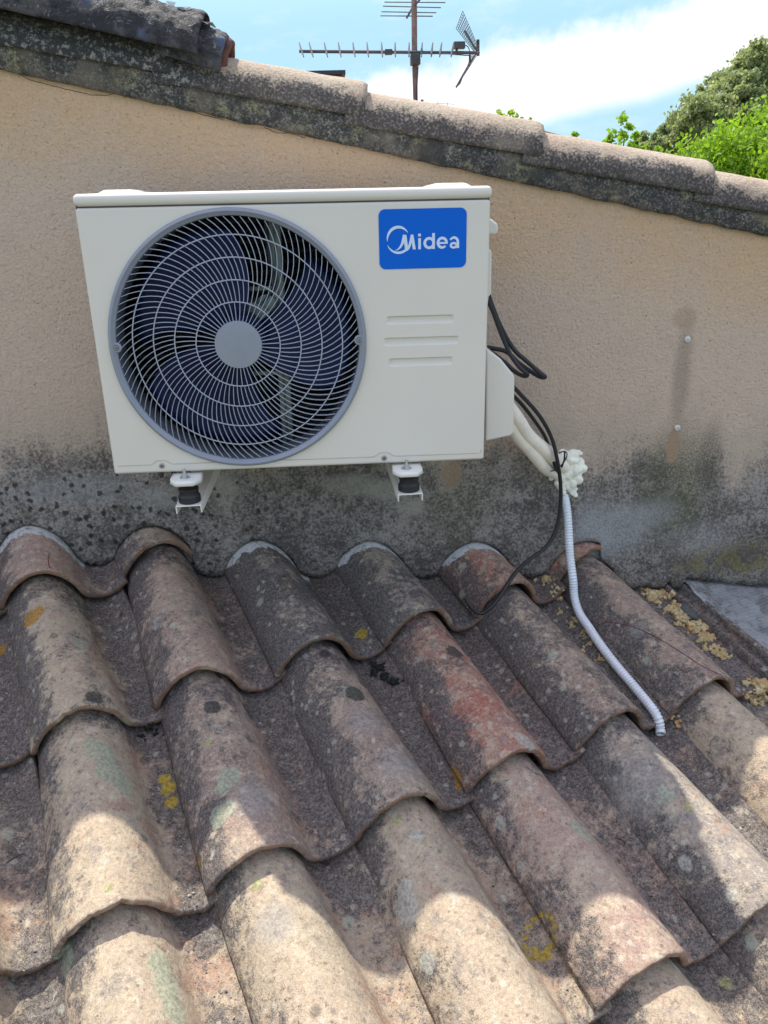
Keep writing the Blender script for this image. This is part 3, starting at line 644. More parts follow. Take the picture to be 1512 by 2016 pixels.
for sx in (-1, 1):
    x_ = FC[0]+sx*.2345; z_ = FC[1]
    t_ = MB().lathe([(.0098, .004), (.0098, -.0042), (.0085, -.0052), (.0060, -.0052), (.0055, -.0035), (0, -.0035)], (x_, 0, z_), 'y', 28).build('screw_tab', M_GREY, ac, angle=40)
    screw(x_, -.0036, z_, .0042, ac)
# fan
fan = MB()
def blade(a0, a1):
    n, k = 26, 12; vs = []
    for a in range(n+1):
        f = a/n
        for b in range(k+1):
            g_ = b/k; r_ = .045+.175*g_; sw = .30*g_**1.5; an = R(a0)+(R(a1)-R(a0))*f+sw*(1-.3*f)
            if g_ > .85: r_ -= .012*((abs(f-.5)*2)**4)
            vs.append((FC[0]+r_*math.cos(an), .040+.060*f+.010*math.sin(g_*3)*(1-f), FC[1]+r_*math.sin(an)))
    return vs, [(a*(k+1)+b, (a+1)*(k+1)+b, (a+1)*(k+1)+b+1, a*(k+1)+b+1) for a in range(n) for b in range(k)]
for a0, a1 in ((-46, 36), (74, 170), (186, 276)):
    v_, f_ = blade(a0, a1); o = mk('fan_blade', v_, f_, M_NAVY, ac); s2 = o.modifiers.new('t', 'SOLIDIFY'); s2.thickness = .003
MB().lathe([(.05, .10), (.05, .035), (.044, .028), (0, .026)], (FC[0], 0, FC[1]), 'y', 40).build('fan_hub', M_NAVY, ac)
M_BRK = simple('galvanised bracket', (.16, .19, .19), .4, metal=.5, var=.15)
mb = MB()
for x_ in (.340, .353): mb.box((x_, .125, .012), (x_+.008, .140, .50))
mb.box((.338, .134, .012), (.363, .138, .50)); mb.box((.22, .126, .345), (.345, .134, .353)); mb.box((.22, .126, .17), (.345, .134, .178))
mb.build('motor_bracket', M_BRK, ac, smooth=False, angle=None)
MB().lathe([(0, .104), (.058, .106), (.062, .12), (.062, .17), (.0, .172)], (FC[0]+.01, 0, FC[1]+.01), 'y', 40).build('motor', simple('motor steel', (.18, .20, .22), .4, metal=.6), ac)
lug = MB().lathe([(.020, .118), (.020, .112), (.008, .110), (0, .110)], (.325, 0, .318), 'y', 24).build('motor_lug', M_BRK, ac)
wr = MB(); wr.tube(spline([(.335, .11, .49), (.337, .11, .42), (.345, .112, .36), (.330, .112, .335), (.318, .112, .32)], 8), .0035, 8); wr.build('motor_wire', M_DARK, ac)
# coil at the back and on the left
mt, w = mat('coil fins'); P = w.pos(); Z = w.xyz(P)[2]; X = w.xyz(P)[0]
wv = w.m('SINE', w.mul(Z, 2*math.pi/.0215)); fn = w.m('SINE', w.mul(X, 2*math.pi/.0022))
w.out(w.mix(w.sm(wv, -.4, .5), (.035, .028, .030), (.17, .145, .145)), .55, w.bump(w.add(wv, w.mul(fn, .15)), .004), metal=.4); M_COIL = mt
mb = MB(); mb.box((.008, .235, .012), (.54, .262, .50)); mb.box((.008, .03, .012), (.026, .2345, .50)); mb.build('coil', M_COIL, ac, smooth=False, angle=None)
mb = MB(); mb.box((.012, .01, .0045), (.74, .23, .010)); mb.box((.535, .01, .0105), (.537, .235, .50)); mb.build('inner_tray', simple('tray', (.10, .12, .15), .4, metal=.4), ac, smooth=False, angle=None)
# badge and its lettering (traced in badge units: 1017 x 690)
bx0, bz1, bw, bh = .5535, .4965, .1665, .1075
def rrect(x0, z0, x1, z1, r_, n=8):
    o_ = []
    for cx, cz, a0 in ((x1-r_, z1-r_, 0), (x0+r_, z1-r_, 90), (x0+r_, z0+r_, 180), (x1-r_, z0+r_, 270)):
        for k in range(n+1): an = R(a0+90*k/n); o_.append((cx+r_*math.cos(an), cz+r_*math.sin(an)))
    return o_
def plate(outline, y0, y1):
    n = len(outline); return ([(a, y0, b) for a, b in outline]+[(a, y1, b) for a, b in outline], [tuple(range(n))[::-1], tuple(range(n, 2*n))]+[(i, (i+1) % n, n+(i+1) % n, n+i) for i in range(n)])
bd = MB(); bd.addm(*plate(rrect(bx0, bz1-bh, bx0+bw, bz1, .012), .0005, -.0010)); bd = bd.build('badge', M_BLUE, ac, angle=40)
k_ = bw/1017.0
def B(x_, y_): return (bx0+(x_-68)*k_, bz1-(y_-100)*bh/697)
def ribbon(pts, wd):                                              # stroked outline -> quad strip
    P = [V((a, b)) for a, b in pts]; n = len(P); lo, hi = [], []
    for i in range(n):
        d = (P[min(i+1, n-1)]-P[max(i-1, 0)]).normalized(); nn = V((-d.y, d.x)); ww = (wd[i] if hasattr(wd, '__len__') else wd)/2
        lo.append(P[i]-nn*ww); hi.append(P[i]+nn*ww)
    return lo+hi, [(i, i+1, n+i+1, n+i) for i in range(n-1)]
lg = MB()
def flat(pts, fs, dy=0.0): lg.addm([(B(a, b)[0], -.00125-dy, B(a, b)[1]) for a, b in pts], fs)
def arc(cx, cy, rx, ry, a0, a1, n=40): return [(cx+rx*math.cos(R(a0+(a1-a0)*i/n)), cy-ry*math.sin(R(a0+(a1-a0)*i/n))) for i in range(n+1)]
def poly(pts): flat(pts, [tuple(range(len(pts)))])
# globe arcs with tapering weight
n = 50; a_ = arc(293, 455, 130, 148, 32, 187, n); v_, f_ = ribbon(a_, [33*math.sin(math.pi*(i/n))**.75+1 for i in range(n+1)]); flat(v_, f_)
a_ = arc(293, 455, 138, 150, 202, 335, n); v_, f_ = ribbon(a_, [28*math.sin(math.pi*(.02+.80*(i/n)))**.9+1 for i in range(n+1)]); flat(v_, f_, .00006)
v_, f_ = ribbon([(250, 577), (285, 566), (315, 538), (338, 495), (352, 445), (364, 398)], [2, 14, 24, 30, 34, 38]); flat(v_, f_, .00012)
poly([(347, 398), (385, 398), (404, 545), (384, 572), (368, 570)])
v_, f_ = ribbon([(384, 585), (405, 560), (424, 515), (438, 460), (452, 398)], [10, 26, 30, 30, 30]); flat(v_, f_, .00018)
lg.addm([(B(a, b)[0], -.0016, B(a, b)[1]) for a, b in [(433, 398), (466, 398), (493, 570), (458, 570)]], [(0, 1, 2, 3)])
poly([(522, 440), (553, 440), (553, 570), (522, 570)]); poly([(522, 388), (553, 388), (553, 420), (522, 420)])
v_, f_ = ribbon(arc(650, 500, 52, 55, 0, 360, 48), 32); flat(v_, f_); lg.addm([(B(a, b)[0], -.0015, B(a, b)[1]) for a, b in [(684, 385), (716, 385), (716, 570), (684, 570)]], [(0, 1, 2, 3)])
v_, f_ = ribbon(arc(802, 500, 50, 55, 0, 318, 48), [31]*40+[30, 29, 28, 27, 26, 25, 24, 22, 20]); flat(v_, f_); lg.addm([(B(a, b)[0], -.0015, B(a, b)[1]) for a, b in [(752, 492), (866, 492), (866, 514), (752, 514)]], [(0, 1, 2, 3)])
v_, f_ = ribbon(arc(938, 493, 46, 50, 152, 0, 30), [24]*10+[30]*21); flat(v_, f_); v_, f_ = ribbon(arc(936, 533, 34, 26, 0, 360, 40), 26); flat(v_, f_, .0001)
lg.addm([(B(a, b)[0], -.0016, B(a, b)[1]) for a, b in [(969, 490), (1000, 490), (1000, 567), (969, 567)]], [(0, 1, 2, 3)])
lg.build('lettering', M_LOGO, bd, smooth=False, angle=None)
# valve cover, handle, wiring cover on the right side
vc = MB(); o_ = [at(957, 686, .05), at(985, 706, .05), at(1011, 738, .05), at(1012, 745, .05), at(1010, 850, .05), at(1004, 856, .05), at(955, 867, .05)]
o_ = [acm.inverted() @ p_ for p_ in o_]; ol = [(p_.x, p_.z) for p_ in o_][::-1]
vc.addm(*plate(ol, .05, .25)); vc.build('valve_cover', M_CASE, ac, bevel=.004, seg=3)
h_ = MB(); h_.addm(*plate([(.764, .478), (.785, .474), (.7985, .464), (.800, .452), (.797, .444), (.764, .446)], .09, .20)); h_.build('side_handle', M_CASE, ac, bevel=.004, seg=3)
h_ = MB(); h_.addm(*plate([(.764, .425), (.776, .421), (.784, .412), (.785, .330), (.780, .325), (.778, .303), (.764, .303)], .07, .21)); h_.build('wiring_cover', M_CASE, ac, bevel=.003, seg=3)
# feet of the unit
def foot(x_):
    mb = MB(); w_ = .030
    ol_ = [(x_-w_, .01), (x_-w_, -.030), (x_-w_+.014, -.050), (x_+w_-.014, -.050), (x_+w_, -.030), (x_+w_, .01)]
    n = len(ol_); z0, z1 = -.0075, -.0055
    top = [(a, b, z1) for a, b in ol_]; bot = [(a, b, z0) for a, b in ol_]
    mb.addm(top+bot, [tuple(range(n)), tuple(range(n, 2*n))[::-1]]+[(i, n+i, n+(i+1) % n, (i+1) % n) for i in range(n)])
    lip = [(a*1.0+(.0015 if a > x_ else -.0015), b-(.0015 if b < -.03 else 0), -.0145) for a, b in ol_]
    lo = [(a, b, -.0035) for a, b in ol_]
    mb.addm(lo+lip, [(i, n+i, n+i+1, i+1) for i in range(n-1)])
    f_ = mb.build('mounting_foot', M_WHITE, ac, angle=30)
    s2 = f_.modifiers.new('t', 'SOLIDIFY'); s2.thickness = .0012
    bo = MB(); bo.lathe([(.011, -.0055), (.011, -.0035), (0, -.0035)], (x_-.002, -.022, 0), 'z', 24); bo.lathe([(.0068, -.0035), (.0068, .002), (0, .002)], (x_-.002, -.022, 0), 'z', 6); bo.lathe([(.0034, .002), (.0034, .013), (0, .0135)], (x_-.002, -.022, 0), 'z', 14)
    bo.build('bolt', M_STEEL, f_, angle=30)
foot(.148); foot(.601)
# wall brackets with rubber buffers
def bracket(x_, z_, lb):
    r0 = empty('wall_bracket', (x_, YW, z_-.06)); tag(r0, lb, 'wall bracket', 'wall brackets under the outdoor unit')
    mb = MB(); zt = -.052; w_ = .026; t_ = .0022; L_ = YW+.045        # arm in local coordinates: wall at y = 0
    y0 = -L_
    mb.box((-w_, y0, .06+zt-t_), (w_, 0, .06+zt))
    for sx in (-1, 1):
        xa, xb = sx*w_, sx*(w_-t_); zz = .06+zt-t_
        sec = [(y0, zz), (y0, zz-.014), (-.12, zz-.034), (0, zz-.034), (0, zz)]
        vs = [(xa, a, b) for a, b in sec]+[(xb, a, b) for a, b in sec]; n = 5
        mb.addm(vs, [tuple(range(n)), tuple(range(n, 2*n))[::-1]]+[(i, (i+1) % n, n+(i+1) % n, n+i) for i in range(n)])
    a_ = mb.build('arm', M_WHITE, r0, smooth=False, angle=None, bevel=.0008)
    mb = MB(); mb.box((-.02, -.004, .02), (.02, -.001, .42)); mb.build('upright', M_WHITE, r0, smooth=False, angle=None)
    mb = MB(); yb = -YW-.019
    mb.lathe([(.0, .0375), (.020, .0375), (.021, .036), (.0195, .031), (.0195, .026), (.0225, .021), (.0225, .009), (.0, .009)], (0, yb, 0), 'z', 32)
    mb.build('rubber_buffer', M_RUB, r0, angle=30)
    return r0
bracket(.146, -.003, 'white wall bracket arm with black rubber buffer under the fan side of the unit')
bracket(.6005, -.006, 'white wall bracket arm with black rubber buffer under the badge side of the unit')
# ------------------------------------------------------------------ pipes, cables, foam
def path(pts, n=8): return spline([at(a, b, c) for a, b, c in pts], n)
wob = lambda P, a: [p_+V((NZ.noise(p_*14), NZ.noise(p_*14+V((9, 0, 0))), NZ.noise(p_*14+V((0, 9, 0)))))*a for p_ in P]
ip = empty('insulated_pipes', tuple(at(1100, 910, YW))); tag(ip, 'pair of cream insulated refrigerant pipes running from the unit into the foamed wall hole', 'pipes')
bpy.context.view_layer.update()
pa = path([(985, 770, .20), (1010, 815, .235), (1045, 862, .27), (1085, 898, .315), (1120, 930, .38)]); par(MB().tube(wob(pa, .0018), .0175, 20).build('insulated_pipe', M_INS), ip)
pb = path([(975, 800, .21), (1003, 838, .245), (1036, 878, .275), (1072, 920, .32), (1110, 940, .39)]); par(MB().tube(wob(pb, .0018), .0155, 20).build('insulated_pipe', M_INS), ip)
tie = MB(); c_ = at(1098, 908, .318); tie.tube([c_+V((.020*math.cos(t)+.004*math.sin(t), -.026*math.sin(t), .024*math.cos(t))) for t in [i*2*math.pi/24 for i in range(25)]], .0016, 6); tie.tube([at(1106, 920, .285), at(1111, 905, .275), at(1112, 890, .275)], .0022, 6)
par(tie.build('cable_tie', M_RUB), ip)
cbl = empty('power_cable', tuple(at(1040, 700, .2))); tag(cbl, 'black power cable looped beside the unit and trailing down onto the tiles', 'cable')
bpy.context.view_layer.update()
A1 = path([(955, 560, .20), (970, 605, .21), (988, 648, .22), (1012, 688, .22), (1038, 712, .21), (1062, 733, .20), (1073, 742, .195), (1062, 741, .21), (1040, 728, .225), (1018, 712, .23), (996, 692, .225), (960, 684, .22)])
A2 = path([(955, 580, .17), (970, 612, .18), (982, 645, .185), (993, 672, .185), (1005, 698, .18), (1022, 722, .17), (1038, 737, .165), (1030, 740, .18), (1012, 730, .20), (992, 712, .21), (965, 692, .21)])
par(MB().tube(A1, .0053, 12).build('cable_loop', M_RUB), cbl); par(MB().tube(A2, .0050, 12).build('cable_loop', M_RUB), cbl)
def near(px, py, y, lift):
    a = at(px, py, y); b = surf(px, py, lift); return a if (a-CPOS).length < (b-CPOS).length else b
def guided(pts, lift, n=6, it=6):
    P_ = [near(p_.x, p_.y, p_.z, lift) for p_ in spline(pts, n)]
    for _ in range(it): P_ = P_[:1]+[(P_[i-1]+P_[i]*2+P_[i+1])/4 for i in range(1, len(P_)-1)]+P_[-1:]
    return P_
on = [surf(a, b, .006) for a, b in ((1040, 1103), (1012, 1130), (988, 1168), (968, 1195), (945, 1209), (928, 1196), (917, 1178))]
C1 = guided([(1005, 755, .24), (1030, 782, .255), (1060, 815, .27), (1085, 858, .28), (1097, 905, .285), (1104, 955, .30), (1103, 1005, .30), (1092, 1052, .29), (1070, 1082, .27), (1040, 1103, .24), (1012, 1130, .2), (988, 1168, .15), (968, 1195, .13), (945, 1209, .13), (928, 1196, .13), (917, 1178, .14)], .0065)
par(MB().tube(spline(C1, 3), .0049, 12).build('cable_run', M_RUB), cbl)
C2 = path([(1000, 768, .25), (1028, 797, .27), (1050, 825, .285), (1072, 858, .30), (1084, 890, .305), (1092, 915, .31), (1098, 930, .34)]); par(MB().tube(C2, .0045, 12).build('cable_run', M_RUB), cbl)
hp = [(1110, 972, .372), (1116, 1000, .335), (1119, 1035, .318), (1121, 1078, .30), (1124, 1110, .28), (1130, 1150, .26), (1140, 1190, .3), (1155, 1225, .3), (1177, 1262, .3), (1205, 1300, .3), (1235, 1338, .3), (1262, 1372, .3), (1285, 1402, .3), (1299, 1430, .3), (1302, 1452, .3)]
hose = guided(hp, .0135, 6, 10)
P_ = spline(hose, 8); ls = [0]
for i in range(1, len(P_)): ls.append(ls[-1]+(P_[i]-P_[i-1]).length)
tot = ls[-1]; step = .0011; n = int(tot/step); out = []; k = 0
for a in range(n+1):
    d_ = a*step
    while k < len(ls)-2 and ls[k+1] < d_: k += 1
    f = (d_-ls[k])/max(1e-9, ls[k+1]-ls[k]); out.append(P_[k].lerp(P_[k+1], min(1, f)))
rad = [.0106+.0011*math.sin(2*math.pi*a*step/.0076) if a < n-10 else .0112 for a in range(n+1)]
mb = MB(); mb.tube(out, rad, 20, cap=False); e = out[-1]; mb.tube([e, e+(out[-8]-e)], [.0090, .0090], 20, cap=False)
k0 = len(mb.v)-40; b0 = n*20
ho = mb.build('drain_hose', M_HOSE, angle=60); s2 = ho.modifiers.new('t', 'SOLIDIFY'); s2.thickness = .0012
tag(ho, 'white corrugated condensate hose hanging from the wall hole and lying down the tiles', 'hose')
# foam
def blobs(name, cs, mt, vox=.004, disp=.004, parent=None):
    bm = bmesh.new()
    for c_, r_ in cs:
        res = bmesh.ops.create_icosphere(bm, subdivisions=3, radius=r_, matrix=Matrix.Translation(c_))
        for v in res['verts']:
            d_ = (v.co-V(c_)); v.co = V(c_)+d_*(1+.35*NZ.noise(v.co*60)+.12*NZ.noise(v.co*160))
    me = bpy.data.meshes.new(name); bm.to_mesh(me); bm.free(); me.materials.append(mt); me.polygons.foreach_set('use_smooth', [True]*len(me.polygons))
    o = bpy.data.objects.new(name, me); COL.objects.link(o); fuse(o, .0024, .0045, .020)
    if parent: o.parent = parent
    return o
def fuse(o, vox, amt, sz):
    r_ = o.modifiers.new('r', 'REMESH'); r_.mode = 'VOXEL'; r_.voxel_size = vox; r_.use_smooth_shade = True
    t_ = bpy.data.textures.new('lumps', 'CLOUDS'); t_.noise_scale = sz; t_.noise_depth = 3
    d_ = o.modifiers.new('d', 'DISPLACE'); d_.texture = t_; d_.strength = amt; d_.mid_level = .5; d_.texture_coords = 'LOCAL'
M_FOAM = simple('white expanding foam', (.86, .85, .74), .7, (110, .004), var=.06, scale=50)
mt, w = mat('yellowed crumbled foam'); P = w.pos(); a_ = w.noise(P, 60, 4); w.out(w.mix(w.sm(a_, .42, .66), (.52, .40, .20), w.mix(w.sm(w.noise(P, 25, 2), .5, .6), (.70, .60, .36), (.55, .32, .12))), .8, w.bump(w.noise(P, 300, 4, .7), .004)); M_YF = mt
cs = []
for (px, py, r_) in ((1130, 900, .022), (1143, 905, .018), (1148, 925, .016), (1135, 930, .026), (1120, 940, .022), (1105, 945, .018), (1128, 955, .018), (1140, 945, .015), (1112, 962, .012), (1118, 895, .014), (1146, 893, .008), (1098, 935, .011), (1135, 968, .010)):
    for k in range(5): cs.append((at(px+random.uniform(-7, 7), py+random.uniform(-7, 7), YW-.002-random.random()*.010), r_*random.uniform(.5, .85)))
cs = [(c_+V((-.008, 0, 0)), r_) for c_, r_ in cs]
fo = blobs('foam_plug', cs, M_FOAM); tag(fo, 'lumpy whitish expanding foam plug sealing the pipe hole in the wall', 'foam')
def crumbs(name, area, n, lb, big=None, rmin=.002, rmax=.007, mt=None, kind='stuff'):
    cs = []
    ctr = []
    for k in range(max(3, n//5)):
        (a, b), (c_, d_) = random.choice(area); f = random.random(); ctr.append((a+(c_-a)*f+random.gauss(0, 7), b+(d_-b)*f+random.gauss(0, 6)))
    for k in range(n*2):
        a, b = random.choice(ctr); q_ = random.choice((2.5, 5)); px, py = a+random.gauss(0, q_), b+random.gauss(0, q_*.8)
        r_ = random.uniform(rmin, rmax)*(1 if random.random() < .8 else 1.5); cs.append((surf(px, py, r_*.5), r_))
    for (px, py, r_) in big or []: cs.append((surf(px, py, r_*.6), r_))
    bm = bmesh.new()
    for c_, r_ in cs:
        M_ = Matrix.Translation(c_) @ Matrix.Rotation(random.random()*6, 4, V((random.random(), random.random(), .3)).normalized()) @ Matrix.Diagonal((1, random.uniform(.6, 1), random.uniform(.5, .9), 1))
        res = bmesh.ops.create_icosphere(bm, subdivisions=2, radius=r_, matrix=M_)
        for v in res['verts']: v.co += (v.co-c_)*(.5*NZ.noise(v.co*230)+.3*NZ.noise(v.co*480))
    me = bpy.data.meshes.new(name); bm.to_mesh(me); bm.free(); me.materials.append(mt or M_YF); me.polygons.foreach_set('use_smooth', [True]*len(me.polygons))
    o = bpy.data.objects.new(name, me); COL.objects.link(o); tag(o, lb, 'debris', None, kind)
    if mt is None: fuse(o, .0013, .0045, .006)
    return o
crumbs('foam_crumbs', [((1255, 1150), (1300, 1185)), ((1290, 1160), (1345, 1215)), ((1310, 1190), (1380, 1250)), ((1335, 1200), (1400, 1262)), ((1370, 1240), (1425, 1292))], 300, 'crumbled yellow foam along the channel right of the cracked tile',
       [(1325, 1190, .010), (1335, 1200, .013), (1345, 1207, .012), (1290, 1155, .009), (1372, 1240, .009), (1390, 1255, .008), (1315, 1170, .007)])
crumbs('foam_crumbs', [((1480, 1345), (1512, 1360)), ((1475, 1370), (1520, 1390)), ((1490, 1355), (1530, 1385)), ((1460, 1335), (1475, 1345))], 110, 'heap of yellow foam crumbs at the right edge below the flashing',
       [(1490, 1365, .009), (1505, 1378, .010)])
crumbs('foam_crumbs', [((1065, 1150), (1100, 1180)), ((1085, 1190), (1130, 1230)), ((1135, 1235), (1165, 1285)), ((1060, 1130), (1095, 1160))], 90, 'thin scatter of foam bits in the channel left of the corrugated hose', rmax=.0045)
crumbs('foam_crumbs', [((1330, 1420), (1340, 1425)), ((1168, 1275), (1185, 1300))], 14, 'few foam bits under the lip beside the hose end', rmax=.005)
# grit in the channels
mt, w = mat('channel grit'); P = w.pos(); cc = w.vor(P, 160, out=1)
w.out(w.mix(w.sm(w.xyz(cc)[0], .1, .9), (.05, .045, .045), (.40, .37, .33)), .9); M_GRIT = mt
bm = bmesh.new()
for k in range(2600):
    i = random.choice([-1, 0, 1, 2, 3, 4, 4, 5]); j = random.uniform(0, 4.2); s_ = random.gauss(.100, .016) if i < 5 else random.uniform(.07, .24)
    a = rp(s_, .02, j, i)
    if a.y > YW-.03 or (i == 5 and j > 3): continue
    h = BVH.ray_cast(a, -NN, .3)
    if h[0] is None: continue
    r_ = abs(random.gauss(0, .0011))+.0006
    bmesh.ops.create_icosphere(bm, subdivisions=1, radius=r_, matrix=Matrix.Translation(h[0]+NN*r_*.4) @ Matrix.Rotation(random.random()*6, 4, 'X') @ Matrix.Diagonal((1, random.uniform(.5, 1), .6, 1)))
me = bpy.data.meshes.new('grit'); bm.to_mesh(me); bm.free(); me.materials.append(M_GRIT)
o = bpy.data.objects.new('grit', me); COL.objects.link(o); tag(o, 'fine grit and dirt lying in the channels between the clay rolls', 'grit', None, 'stuff')
M_MOSS = simple('black moss', (.018, .020, .018), .95, (200, .004), var=.4)
crumbs('moss_clump', [((735, 1315), (765, 1330)), ((740, 1330), (770, 1340))], 60, 'black moss clump under the lip of the blackened tile in the middle', rmax=.006, mt=M_MOSS, kind=None)['category'] = 'moss'
crumbs('moss_clump', [((280, 1430), (300, 1438))], 14, 'small black moss tuft at the lip end of the pinkish tile', rmax=.004, mt=M_MOSS, kind=None)['category'] = 'moss'
for pts, lb in (([(12, 1700), (24, 1692), (38, 1684), (50, 1682)], 'thin dry twig in the sunlit channel at the left edge'), ([(925, 1658), (934, 1664), (944, 1668)], 'short dark twig in the shaded channel in the middle of the lower roof'), ([(1210, 1650), (1222, 1652), (1232, 1660)], 'short curled twig in the channel right of the tile with the green lichen')):
    o = MB().tube(spline([surf(a, b, .0015) for a, b in pts], 4), .0011, 6).build('dry_twig', simple('twig', (.10, .06, .04), .9)); tag(o, lb, 'twig', 'twigs lying in the roof channels')
# thin crack in tile (5,2) and in tile (0,0)
M_RC = simple('fresh red crack', (.12, .03, .025), .9)
def crack(pts, par_, r_=.0014):
    P_ = spline([surf(a, b, .0002) for a, b in pts], 6); P_ = [surf_near(p_) for p_ in P_]
    o = MB().tube(P_, [r_*(.7+.6*abs(NZ.noise(p_*90))) for p_ in P_], 5).build('hairline_crack', M_RC); bpy.context.view_layer.update(); par(o, par_)
def surf_near(p_):
    h = BVH.find_nearest(p_); return h[0]+h[1]*0.0
crack([(1178, 1230), (1195, 1225), (1215, 1227), (1245, 1234), (1275, 1246), (1310, 1265), (1345, 1287), (1380, 1310), (1410, 1325), (1428, 1338)], tiles[(5, 2)])
crack([(97, 1090), (95, 1105), (99, 1118), (101, 1133)], tiles[(0, 0)])
# slate shard on the membrane
c_ = surf(1362, 1205, .004); mb = MB(); ol = [(-.016, -.028), (.010, -.030), (.020, -.008), (.016, .024), (-.006, .030), (-.018, .006)]
mb.addm([c_+UH*a+VH*b+NN*.006 for a, b in ol]+[c_+UH*a*1.1+VH*b*1.1 for a, b in ol], [tuple(range(6))[::-1], tuple(range(6, 12))]+[(i, (i+1) % 6, 6+(i+1) % 6, 6+i) for i in range(6)])
o = mb.build('slate_shard', simple('slate', (.08, .085, .09), .7, (90, .004), var=.3), bevel=.0015); tag(o, 'small dark slate shard lying on the silver membrane', 'stone shard')
# wall anchors
for px, py, lb in ((1353, 668, 'upper white plastic wall anchor in the roughcast right of the unit'), (1333, 842, 'lower white plastic wall anchor above the mossy stain')):
    c_ = at(px, py, YW); mb = MB(); mb.lathe([(.0075, .002), (.0075, -.004), (.0055, -.006), (.003, -.006), (.0028, -.002), (0, -.002)], tuple(c_), 'y', 20)
    o = mb.build('wall_anchor', simple('anchor plastic', (.66, .66, .66), .5, var=.2)); tag(o, lb, 'wall anchor', 'wall anchors')
    mb = MB(); mb.lathe([(.0042, -.001), (.0042, -.0085), (0, -.009)], tuple(c_+V((.001, 0, .001))), 'y', 8); par(mb.build('screw_head', M_STEEL), o) if False else mb.build('screw_head', M_STEEL, o)
# ------------------------------------------------------------------ behind the roof
ymast = 3.4
an_ = empty('tv_antenna', tuple(at(818, 260, ymast))); tag(an_, 'rusty mast with a long yagi television antenna on the roof behind', 'antenna'); bpy.context.view_layer.update()
M_DARK2 = simple('dark rods', (.03, .032, .04), .7)
def A(px, py, dy=0): return at(px, py, ymast+dy)
par(MB().tube([A(818, 290), A(818, 200), A(816, 100), A(815, -60)], [.012, .013, .0155, .0155], 14).build('mast', M_MAST), an_)
par(MB().tube([A(589, 101, -.03), A(816, 103, -.03), A(944, 104, -.03)], .0085, 8).build('boom', M_ALU), an_)
for k, px in enumerate((594, 613, 642, 669, 697, 724, 752, 778, 805, 830, 850, 867, 890)):
    c0 = A(px, 101, -.03); dx = -(700-px)*.00006
    par(MB().tube([c0+V((-.06+dx*0, .11, .0)), c0, c0+V((.0, -.115, -.02))][::1], .0032, 6).build('director', M_ALU) if False else MB().tube([A(px-5+k*.7, 84, .13), c0, A(px+4-k*.5, 112, -.16)], [.003, .0065, .003], 6).build('director', M_DARK2), an_)
mb = MB(); c0 = A(904, 90, -.03); mb.box((c0.x-.030, c0.y-.02, c0.z-.015), (c0.x+.030, c0.y+.02, c0.z+.018)); mb.box((c0.x-.02, c0.y-.005, c0.z-.035), (c0.x-.008, c0.y+.005, c0.z-.012)); par(mb.build('dipole_box', M_DARK, smooth=False, angle=None), an_)
mb = MB(); c0 = A(818, 112, -.03); mb.box((c0.x-.028, c0.y-.03, c0.z-.04), (c0.x+.024, c0.y+.03, c0.z+.012)); par(mb.build('mast_clamp', M_DARK, smooth=False, angle=None, bevel=.003), an_)
mb = MB(); c0 = A(765, 103, -.03); mb.box((c0.x-.02, c0.y-.012, c0.z-.012), (c0.x+.02, c0.y+.012, c0.z+.014)); par(mb.build('boom_joint', M_DARK, smooth=False, angle=None), an_)
# corner reflector: upper mesh and lower mesh
def refl(q, nu=7, nv=12, parent=None):
    mb = MB()
    for a in range(nu+1):
        f = a/nu; mb.tube([q[0].lerp(q[1], f), q[3].lerp(q[2], f)], .0016, 5)
    for b_ in range(nv+1):
        f = b_/nv; mb.tube([q[0].lerp(q[3], f), q[1].lerp(q[2], f)], .0016, 5)
    return par(mb.build('reflector', M_ALU), an_)
refl([A(898, 56, .10), A(911, 22, -.22), A(943, 96, -.16), A(932, 100, .12)]); refl([A(930, 104, .2), A(942, 104, -.22), A(899, 171, -.20), A(906, 165, .10)], 5, 9)
par(MB().tube([A(914, 60, 0), A(940, 102, 0), A(926, 122, 0), A(898, 172, -.02)], .0055, 6).build('reflector_arm', M_ALU), an_)
par(MB().tube([A(941, 78, 0), A(941, 110, 0)], .009, 8).build('reflector_end', M_DARK), an_); par(MB().tube([A(925, 108, 0), A(925, 126, 0)], .006, 8).build('reflector_end', M_DARK), an_)
for (x0, y0, x1, y1) in ((757, 4, 877, 5), (754, 12, 868, 15), (751, 23, 859, 25), (749, 31, 852, 32)):
    par(MB().tube([A(x0, y0, .05), A(x1, y1, -.02)], .0028, 6).build('upper_rod', M_ALU), an_)
par(MB().tube([A(801, 35, .15), A(813, 14, 0), A(826, 0, -.05), A(850, -45, -.2)], .006, 6).build('upper_boom', M_ALU), an_)
par(MB().tube(spline([A(825, 108, -.03), A(832, 104, -.05), A(850, 106, -.04), A(870, 105, -.04), A(905, 108, -.05), A(925, 108, -.04), A(921, 92, -.03), A(912, 89, -.03)], 6), .0025, 6).build('coax', M_DARK), an_)
par(MB().tube([A(823, 130, -.02), A(821, 170, -.02), A(821, 215, -.02), A(822, 280, -.02)], .003, 6).build('coax', M_RUB), an_)
